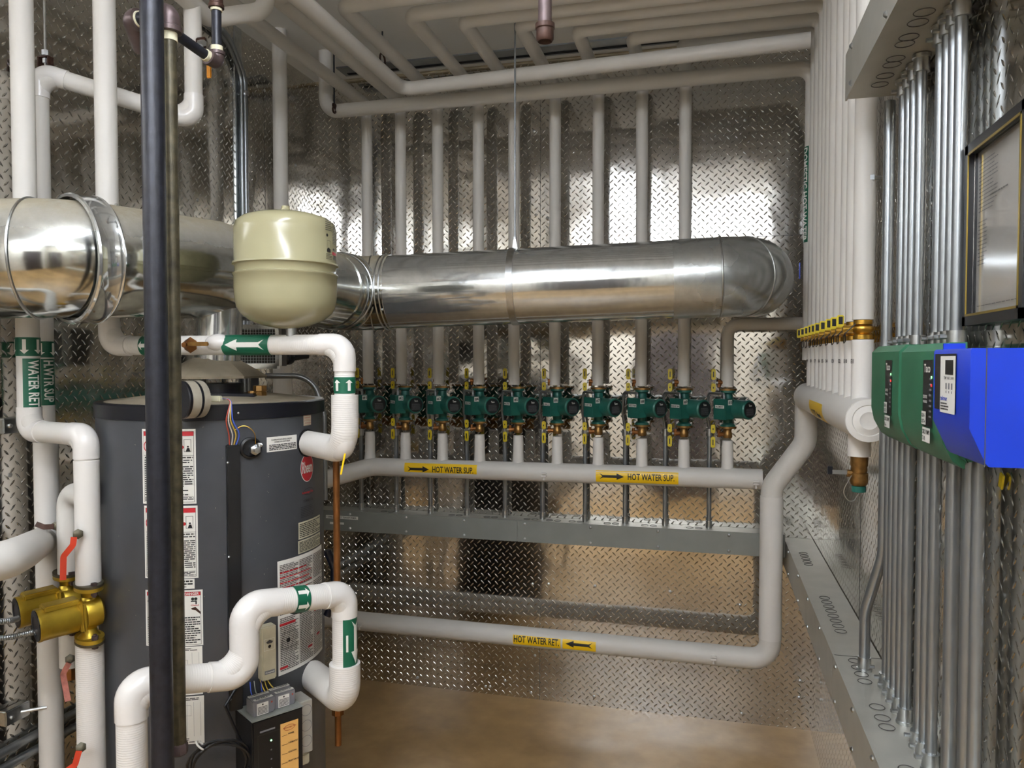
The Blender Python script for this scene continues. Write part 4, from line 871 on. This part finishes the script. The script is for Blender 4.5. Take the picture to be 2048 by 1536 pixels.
# ---------------------------------------------------------------- pipes at the left
def vert(px, py, d): return aD(px, py, d)
a0 = aD(55, 650, 1.93); a1 = aD(172, 868, 1.82); za = aD(110, 866, 1.875).z
gx, gy_ = a1.x, a1.y
zf1 = aD(182, 1172, 1.82).z; zf0 = aD(184, 1283, 1.82).z
ret = pipe('recirculation_return_pipe', [(a0.x, a0.y, ZC), (a0.x, a0.y, za), (gx, gy_, za), (gx, gy_, zf1+.004)], .0265, 'white insulated pipe with green WATER RET. marker stepping right to the nearer gold pump', rad=[.05, .055, .05, .05], covers=(1, 2))
MB().mat('rib').cyl((gx, gy_, zf1+.004), (gx, gy_, za-.06), .0278, seg=24).build('ribbed_sleeve', ret)
pipe('insulated_pipe', [(gx, gy_, zf0-.008), (gx, gy_, 0)], .031, 'white wrapped pipe below the nearer gold pump', mat='rib')
bx = aD(88, 700, 2.05); zb_ = aD(90, 150, 2.05).z; e_ = aD(388, 248, 2.12); e_.z = zb_-.10
sup = pipe('hot_supply_pipe', [(bx.x, bx.y, .0), (bx.x, bx.y, zb_), tuple(e_), (e_.x, e_.y, ZC)], .0235, 'white insulated pipe with green H.WTR SUP marker behind the gold pumps', rad=.05, covers=(1, 2))
MB().mat('rib').cyl((bx.x, bx.y, 0), (bx.x, bx.y, 1.30), .030, seg=24).build('lower_jacket', sup)
def vmark(parent, P, r, word, y_arrow, y0, y1, d):
    zt_, zb2 = aD(60, y0, d).z, aD(60, y1, d).z
    nn = CP-P; nn.z = 0; nn.normalize(); s_ = V((0, 0, 1)).cross(nn)
    D = DC(); h_ = aD(60, y_arrow[0], d).z-aD(60, y_arrow[1], d).z; D.rect(-.083, -h_/2, .083, h_/2, 'grn', 0)
    for k in range(-2, 3): D.shape(ARROW, k*.031-.008, 0, h_*.78, .02, 'white', rot=-math.pi/2)
    D.build('flow_marker', parent, cylmap(V((P.x, P.y, aD(60, sum(y_arrow)/2, d).z)), (0, 0, 1), r, about=True, N=nn), cut=0, label='green band with white arrows pointing down')
    L_ = zt_-zb2; D = DC(); D.rect(-L_/2, -.024, L_/2, .020, 'grn', 0); D.text(word, -L_/2+.004, -.012, L_*.9, .025, 'white')
    D.build('pipe_marker', parent, cylmap(V((P.x, P.y, (zt_+zb2)/2)), (0, 0, -1), r, N=nn*math.cos(.42)+s_*math.sin(.42)), cut=1, label='green marker with white vertical lettering %s' % word)
vmark(ret, V((a0.x, a0.y, 0)), .0272, 'WATER RET.', (675, 712), 717, 824, 1.93)
vmark(sup, V((bx.x, bx.y, 0)), .0242, 'H.WTR SUP', (683, 715), 718, 810, 2.05)
# second branch and second gold pump behind
c0 = aD(136, 990, 1.93); 
pipe('insulated_pipe', [(gx-.01, gy_+.03, aD(150, 985, 1.9).z), (c0.x, c0.y, aD(136, 985, 1.93).z), (c0.x, c0.y, aD(140, 1146, 1.93).z)], .0265, 'short white insulated elbow feeding the farther gold pump', rad=.045)
pipe('insulated_pipe', [(c0.x, c0.y, aD(140, 1262, 1.93).z), (c0.x, c0.y, aD(140, 1335, 1.93).z)], .0265, 'short white insulated stub below the farther gold pump', mat='jack')
MB().mat('copper').lathe((c0.x, c0.y, aD(142, 1362, 1.93).z), (0, 0, 1), [(.016, 0), (.02, .01), (.02, .03), (.014, .04)], 8).build('copper_coupling', loc=(c0.x, c0.y, aD(142, 1362, 1.93).z), label='copper coupling under the stub below the farther gold pump', cat='fitting')
gp = pipe('insulated_pipe', [V((XL-.02, aD(-10, 1130, 1.38).y-.22, aD(-10, 1130, 1.38).z-.06)), aD(-10, 1130, 1.38), aD(45, 1105, 1.62), V((bx.x+.03, bx.y-.05, aD(85, 1085, 2.0).z))], .037, 'fat white insulated pipe entering at the left edge below the green markers', rad=.12)
# gold pumps
def gold_pump(P, z1, z0, label):
    t = thing('recirculation_pump', label, 'pump', (0, 0, 0), 'gold recirculation pumps beside the heater')
    o = V((0, 0, 0)); h = (z1-z0)/2; A = V((-.50, -.86, -.06)).normalized(); s = V((0, 0, 1)).cross(A).normalized(); u = A.cross(s)*-1; up = V((0, 0, 1))
    MB().mat('gold').lathe((0, 0, -h+.008), (0, 0, 1), [(.026, 0), (.018, .008), (.016, .02), (.028, .038), (.03, h), (.028, 2*h-.054), (.016, 2*h-.036), (.018, 2*h-.024), (.026, 2*h-.016)], 24).lathe(-A*.028, A, [(.026, 0), (.036, .006), (.038, .03), (.036, .04)], 32).build('volute', t)
    Rm = Matrix((s, A, up)).transposed()
    MB().mat('gold').box(A*.022, (.078, .013, .078), Matrix((s, A, A.cross(s)*-1)).transposed(), .008, 3).build('motor_flange', t)
    mo = MB().mat('gold').lathe(A*.027, A, [(.036, 0), (.038, .004), (.0375, .075), (.0385, .077), (.0385, .084)], 36).box(A*.062+V((0, 0, .036)), (.045, .075, .014), Rm, .003).build('motor', t)
    MB().mat('rim').lathe(A*.1108, A, [(.036, 0), (.036, .002), (.024, .0025), (.022, .0005), (.0001, .0005)], 28).build('end_plate', mo)
    for sz in (1, -1):
        z = sz*h; ov = [(.05*math.cos(a)*(1+.0*abs(math.sin(a))), .030*math.sin(a)) for a in [i*math.pi/12 for i in range(24)]]
        f = MB().mat('gold').prism(ov, (0, 0, 0), s*-1 if sz > 0 else s*-1, A, up, min(z-sz*.009, z), max(z-sz*.009, z)).mat('rust').prism([(a*1.02, b*1.02) for a, b in ov], (0, 0, 0), s*-1, A, up, min(z, z+sz*.006), max(z, z+sz*.006)); f.build('flange', t)
        for q in (-1, 1): MB().mat('fit').cyl(s*q*.04+up*(z-sz*.022), s*q*.04+up*(z+sz*.012), .0042, seg=8).cyl(s*q*.04+up*(z-sz*.018), s*q*.04+up*(z-sz*.009), .0075, seg=6).cyl(s*q*.04+up*(z+sz*.006), s*q*.04+up*(z+sz*.012), .0075, seg=6).build('flange_bolt', t)
    t.location = P; return t
g1 = gold_pump(V((gx, gy_, (zf1+zf0)/2)), zf1, zf0, 'gold painted pump nearer the camera, in line with the ribbed white pipe')
zg1, zg0 = aD(140, 1150, 1.93).z, aD(140, 1258, 1.93).z
g2 = gold_pump(V((c0.x-.012, c0.y+.004, (zg1+zg0)/2)), zg1, zg0, 'gold painted pump partly hidden behind the nearer gold pump')
for P, y0, y1, lab in ((g2.location, 1243, 1240, 'armoured cable running left from the farther gold pump'), (g1.location, 1276, 1262, 'armoured cable running left from the nearer gold pump')):
    dd_ = 1.72 if P is g1.location else 1.8; e0 = aD(-220, y0+12, dd_-.2); e1_ = aD(20, y0, dd_-.02); e2_ = V(P)+V((-.50, -.86, 0))*.095+V((-.015, .01, -.024))
    o = MB().mat('emt'); P_ = fillet([e0, e1_, e2_], .1, 8); 
    L_ = 0
    o.tube([e0, e1_, e2_], lambda l: .0062, .1, 12)
    for i in range(60):
        l_ = i/59*sum((P_[j+1]-P_[j]).length for j in range(len(P_)-1))
        for j in range(len(P_)-1):
            s_ = (P_[j+1]-P_[j]).length
            if l_ <= s_+1e-6: break
            l_ -= s_
        o.torus(P_[j]+(P_[j+1]-P_[j]).normalized()*l_, P_[j+1]-P_[j], .0062, .0013, 10, 4)
    o.build('armoured_cable', loc=e2_, label=lab, cat='cable')
# lever valves on the wrapped pipes
def lever(P, pts, col, label, r=.003):
    t = thing('valve_lever', label, 'valve', P)
    MB().mat('rust').lathe(P, (CP-P), [(.012, -.01), (.012, .006), (.007, .007), (.007, .014), (.0001, .015)], 6).build('stem', t)
    Q = [V(p) for p in pts]; rows = fillet(Q, .012, 5); b = MB().mat(col); n = (CP-P).normalized()
    vr = []
    for i, p in enumerate(rows):
        a = rows[max(0, i-1)]; c = rows[min(len(rows)-1, i+1)]; T = (c-a).normalized(); s = T.cross(n).normalized(); nn = s.cross(T)
        vr.append([p+s*.0065+nn*.0015, p-s*.0065+nn*.0015, p-s*.0065-nn*.0015, p+s*.0065-nn*.0015])
    b.rings(vr).build('handle', t); return t
def lv(px, py, d, pix, col, label): lever(aD(px, py, d), [aD(x, y, d-.015) for x, y in pix], col, label)
lv(156, 1068, 1.785, [(148, 1074), (146, 1090), (127, 1113), (126, 1160)], 'redl', 'red lever handle on the ribbed pipe above the nearer gold pump')
lv(112, 1052, 1.93, [(108, 1053), (88, 1054), (72, 1048)], 'rustf', 'worn brass coloured lever pointing left on the pipe behind')
lv(140, 1318, 1.88, [(138, 1326), (126, 1348), (130, 1370), (136, 1402)], 'redw', 'worn red and white lever hanging under the farther gold pump')
lv(162, 1495, 1.77, [(158, 1502), (150, 1530), (135, 1540)], 'redl', 'red lever low on the wrapped pipe at the bottom left')
# strut brackets and conduits on the left wall
def lbox(px, py, lab):
    p = aX(px, py, XL); t = thing('strut_clamp', lab, 'bracket', (XL, p.y, p.z))
    MB().mat('zinc').box((XL+.012, p.y, p.z), (.024, .075, .04), bev=.003).ball((XL+.026, p.y-.02, p.z), .006, 8).build('plate', t)
    MB().mat('zinc').cyl((XL+.02, p.y+.01, p.z), (XL+.065, p.y+.05, p.z), .005, seg=8).build('bolt', t)
lbox(18, 850, 'small zinc strut clamp on the left wall beside the WATER RET. marker'); lbox(22, 1425, 'zinc strut clamp on the left wall low beside the wrapped supply pipe')
for k, (y0, lab) in enumerate(((1500, 'upper steel conduit low on the left wall'), (1532, 'lower steel conduit low on the left wall'))):
    p = aX(20, y0, XL+.02); MB().mat('emt').cyl((XL+.014, .6, p.z), (XL+.014, 3.1, p.z), .0115, seg=14).lathe((XL+.014, 1.72, p.z), (0, 1, 0), [(.0118, 0), (.0135, .002), (.0135, .03), (.0118, .032)], 14).build('steel_conduit', loc=(XL+.014, .6, p.z), label=lab, cat='conduit', group='conduits low on the left wall')
p = aX(491, 300, XL+.016); q = aX(475, 60, XL+.016)
t = MB().mat('emt').tube([(XL+.016, p.y, 1.2), (XL+.016, p.y, 2.60), (XL+.016, p.y-.10, 2.72), (XL+.016, p.y-.3, 2.74)], .0105, .1, 16).build('steel_conduit', loc=(XL+.016, p.y, 1.2), label='vertical steel conduit on the left wall next to the sheet joint', cat='conduit')
z_ = aX(491, 188, XL+.016).z; MB().mat('zinc').lathe((XL+.016, p.y, z_-.008), (0, 0, 1), [(.013, 0), (.014, .003), (.014, .013), (.013, .016)], 16).build('coupling', t)
MB().mat('emt').tube([(XL+.016, p.y-.022, 1.2), (XL+.016, p.y-.022, 2.60), (XL+.016, p.y-.12, 2.70), (XL+.016, p.y-.3, 2.71)], .007, .1, 12).build('steel_conduit', loc=(XL+.016, p.y-.022, 1.2), label='thinner dark conduit just left of the vertical steel conduit', cat='conduit')
# upper left insulated loop, hangers, orange lever
pipe('insulated_pipe', [aD(270, -95, 1.85), aD(418, 38, 2.2), aD(530, 22, 2.28), aD(536, -80, 2.28)], .0255, 'white insulated U shaped pipe at the top edge behind the black gas fitting', rad=[.05, .05, .05, .05])
P = aD(91, 128, 2.05)
t = thing('pipe_hanger', 'copper coloured hanger and rod above the upper left white elbow', 'hanger', P)
MB().mat('zinc').cyl(P+V((0, 0, -.01)), (P.x, P.y, ZC), .0035, seg=8).cyl(P+V((0, 0, .022)), P+V((0, 0, .036)), .009, seg=6).cyl(P+V((0, 0, .002)), P+V((0, 0, .014)), .007, seg=6).build('threaded_rod', t)
MB().mat('rustf').box(P+V((-.016, 0, -.002)), (.004, .02, .04), bev=.001).box(P+V((.016, 0, -.002)), (.004, .02, .04), bev=.001).box(P+V((0, 0, .017)), (.034, .02, .003)).build('yoke', t)
P = aD(402, 88, 2.085); MB().mat('rustf').box(P, (.03, .01, .035), bev=.003).mat('zinc').cyl(P+V((.0, -.006, 0)), P+V((.018, -.012, -.004)), .009, seg=6).build('pipe_clamp', loc=P, label='small dark clamp with a nut on the white riser near the ceiling', cat='clamp')
P = aD(418, 130, 1.70); MB().mat('orange').box(P, (.012, .004, .058), bev=.0018).build('orange_lever', loc=P, label='orange gas valve lever behind the black pipe elbow', cat='valve')
# gas piping in the foreground
p = aD(313, 700, 1.43)
MB().mat('iron').cyl((p.x, p.y, 0), (p.x, p.y, ZC), .0205, seg=28).build('gas_pipe', loc=(p.x, p.y, 0), label='thick black vertical gas pipe in front of the water heater', cat='pipe')
q = aD(347, 700, 1.49); zt_ = aD(332, 58, 1.49).z; zb3 = aD(360, 1512, 1.49).z
t = thing('gas_drop', 'brown iron gas pipe with threaded elbow just right of the black vertical pipe', 'pipe', (q.x, q.y, zb3))
MB().mat('rust').cyl((q.x, q.y, zb3), (q.x, q.y, zt_), .0138, seg=24).build('drop_pipe', t)
el = aD(268, 42, 1.50); 
hl_ = V((el.x, el.y, zt_+.020)); eb = V((q.x, q.y, zt_+.022))
MB().mat('fit').tube([V((q.x, q.y, zt_-.012)), eb, eb.lerp(hl_, .32)], .0205, .022, 20).lathe((q.x, q.y, zt_-.016), (0, 0, 1), [(.0205, 0), (.0235, .001), (.0235, .01), (.0205, .012)], 20).build('elbow', t)
MB().mat('tape').cyl((q.x, q.y, zt_-.032), (q.x, q.y, zt_-.012), .0150, seg=20).build('sealant', t)
MB().mat('iron').cyl(eb, hl_, .0138, seg=20).build('nipple', t)
MB().mat('tape').cyl(hl_.lerp(eb, .13), hl_.lerp(eb, .2), .016, seg=20).build('sealant', t)
MB().mat('fit').tube([hl_.lerp(eb, .16), hl_, hl_+V((-.02, .05, -.03))], .0215, .02, 20).build('elbow', t)
MB().mat('fit').lathe((q.x, q.y, zb3-.01), (0, 0, 1), [(.012, 0), (.017, .004), (.017, .02), (.0145, .024)], 8).build('valve_body', t)
MB().mat('redl').box((q.x-.022, q.y-.012, zb3+.0), (.010, .006, .03), bev=.002).build('valve_handle', t)
e = aD(434, 126, 1.68); b0 = aD(330, 78, 1.56); z2 = aD(431, 60, 1.68).z; z3 = aD(431, 10, 1.68).z
t = thing('gas_branch', 'black gas pipe running to a threaded elbow and brown coupling at the top edge', 'pipe', e)
b0 = e+(b0-e)*1.25; b0.z = e.z+.035
MB().mat('iron').cyl(b0, e, .0108, seg=20).build('branch_pipe', t)
MB().mat('iron').cyl(e, (e.x, e.y, ZC), .0105, seg=20).build('riser', t)
du = (b0-e).normalized()
MB().mat('fit').tube([e+du*.024, e, e+V((0, 0, .022))], .0155, .014, 18).lathe(e+V((0, 0, .016)), (0, 0, 1), [(.0155, 0), (.0178, .001), (.0178, .008), (.0155, .009)], 18).lathe(e+du*.018, du, [(.0155, 0), (.0172, .001), (.0172, .007), (.0155, .008)], 18).build('elbow', t)
MB().mat('tape').cyl(e+V((0, 0, .026)), e+V((0, 0, .036)), .0128, seg=18).build('sealant', t); MB().mat('tape').cyl(e+du*.026, e+du*.034, .0128, seg=18).build('sealant', t); MB().mat('tape').cyl((e.x, e.y, aD(431, 24, 1.68).z), (e.x, e.y, aD(431, 19, 1.68).z), .0125, seg=18).build('sealant', t)
MB().mat('rustf').lathe((e.x, e.y, aD(431, 19, 1.68).z), (0, 0, 1), [(.0145, 0), (.0165, .001), (.0165, .008), (.0145, .010), (.0135, .045), (.018, .06), (.018, .1)], 20).build('coupling', t)
p = aD(1090, 40, 1.32); zc0 = aD(1090, 83, 1.32).z; zc1 = aD(1090, 52, 1.32).z
t = thing('capped_pipe', 'short rusty brown pipe stub with coupling hanging from the ceiling', 'pipe', (p.x, p.y, zc0))
MB().mat('fit').cyl((p.x, p.y, zc0+.01), (p.x, p.y, ZC), .0118, seg=20).build('stub', t)
MB().mat('rustf').lathe((p.x, p.y, zc0), (0, 0, 1), [(.009, .004), (.0125, 0), (.0150, .004), (.0150, .02), (.0168, .022), (.0168, .03), (.0125, .032)], 22).build('coupling', t)

# ---------------------------------------------------------------- grille, corner pieces, drain valve
P = aD(512, 693, 2.42)
t = thing('combustion_air_grille', 'galvanised box grille with fine wire mesh behind the draft hood', 'grille', P)
wd, hg = .142, .124; Ry = Matrix.Rotation(math.radians(14), 3, 'Z'); g = MB().mat('galv')
for cx, cz, sx, sz in ((0, hg/2, wd, .014), (0, -hg/2, wd, .016), (-wd/2, 0, .012, hg), (wd/2, 0, .012, hg)): g.box(P+Ry @ V((cx, 0, cz)), (sx, .03, sz), Ry)
g.build('grille_frame', t)
MB().mat('txt').box(P+Ry @ V((0, .05, 0)), (wd, .07, hg), Ry).build('duct_box', t)
g = MB().mat('zinc')
for i in range(17): g.box(P+Ry @ V((-wd/2+i*wd/16, 0, 0)), (.0011, .0011, hg), Ry)
for i in range(15): g.box(P+Ry @ V((0, 0, -hg/2+i*hg/14)), (wd, .0011, .0011), Ry)
g.build('wire_mesh', t)
P = aD(583, 716, 2.9); MB().mat('black').lathe(P, (-.4, -.9, 0), [(.022, 0), (.026, .01), (.026, .022), (.02, .024), (.012, .04), (.0001, .041)], 24).cyl(P, P+V((.04, .05, .01)), .012).build('pressure_cap', loc=P, label='black round valve cap on the corner pipe below the cream tank', cat='valve')
a_ = aD(560, 751, 2.75); b_ = aD(630, 751, 2.75); MB().mat('emt').tube([aD(530, 752, 2.7), aD(625, 751, 2.75), aD(648, 830, 2.75), aD(650, 1000, 2.75)], .010, .09, 14).build('bent_conduit', loc=aD(625, 751, 2.75), label='grey conduit bending down behind the right side of the heater', cat='conduit')
dy = 1.99; dz1, dz0 = 1.345, aX(1720, 913, XB).z
drain = MB().mat('rib').cyl((XB, dy, dz0), (XB, dy, 1.33), .026, seg=24).build('drain_drop', loc=(XB, dy, dz0), label='short white wrapped drop under the near end of the manifold', cat='pipe')
zv = dz0; t = thing('drain_valve', 'bronze drain valve with green hose cap and chain under the manifold end', 'valve', (XB, dy, zv-.07))
MB().mat('bronze').lathe((XB, dy, zv-.072), (0, 0, 1), [(.014, 0), (.019, .004), (.021, .012), (.021, .03), (.0175, .033), (.019, .038), (.018, .046), (.020, .05), (.020, .0715)], 24).cyl((XB, dy, zv-.045), (XB-.028, dy-.002, zv-.042), .009, seg=8).build('valve_body', t)
MB().mat('zinc').box((XB-.045, dy-.004, zv-.040), (.040, .003, .010)).mat('rim').box((XB-.066, dy-.004, zv-.036), (.012, .005, .020), bev=.001).build('handle', t)
MB().mat('pump').lathe((XB, dy, zv-.088), (0, 0, 1), [(.012, 0), (.0165, .002), (.0165, .015), (.013, .0165)], 12).build('hose_cap', t)
MB().mat('zinc').tube([(XB-.02, dy-.02, zv-.045), (XB-.04, dy-.01, zv-.09), (XB-.015, dy, zv-.118), (XB, dy-.004, zv-.089)], .0013, .03, 6).build('chain', t)
P = aX(1746, 358, XR-.038); t = thing('riser_clamp', 'dark nut and copper coloured clamp on the right wall beside the pipe bank', 'clamp', P)
MB().mat('rustf').box(P+V((-.03, 0, 0)), (.012, .03, .035), bev=.003).build('clamp_band', t)
MB().mat('zinc').cyl(P+V((-.026, -.01, 0)), P+V((.0, -.012, 0)), .011, seg=6).cyl(P+V((-.005, -.01, 0)), P+V((.018, -.012, 0)), .005, seg=8).build('bolt', t)
P = aY(1603, 538, 2.96); MB().mat('blue').box(P+V((0, .06, 0)), (.004, .012, .06), bev=.001).build('blue_lever', loc=P, label='thin blue lever edge beside the far side of the pipe bank', cat='valve')
P = aX(2003, 962, XR-.004); MB().mat('lever').box(P, (.003, .014, .022), Matrix.Rotation(.3, 3, 'X'), .001).build('yellow_tag', loc=P, label='small yellow tag on the right wall under the blue box', cat='tag')
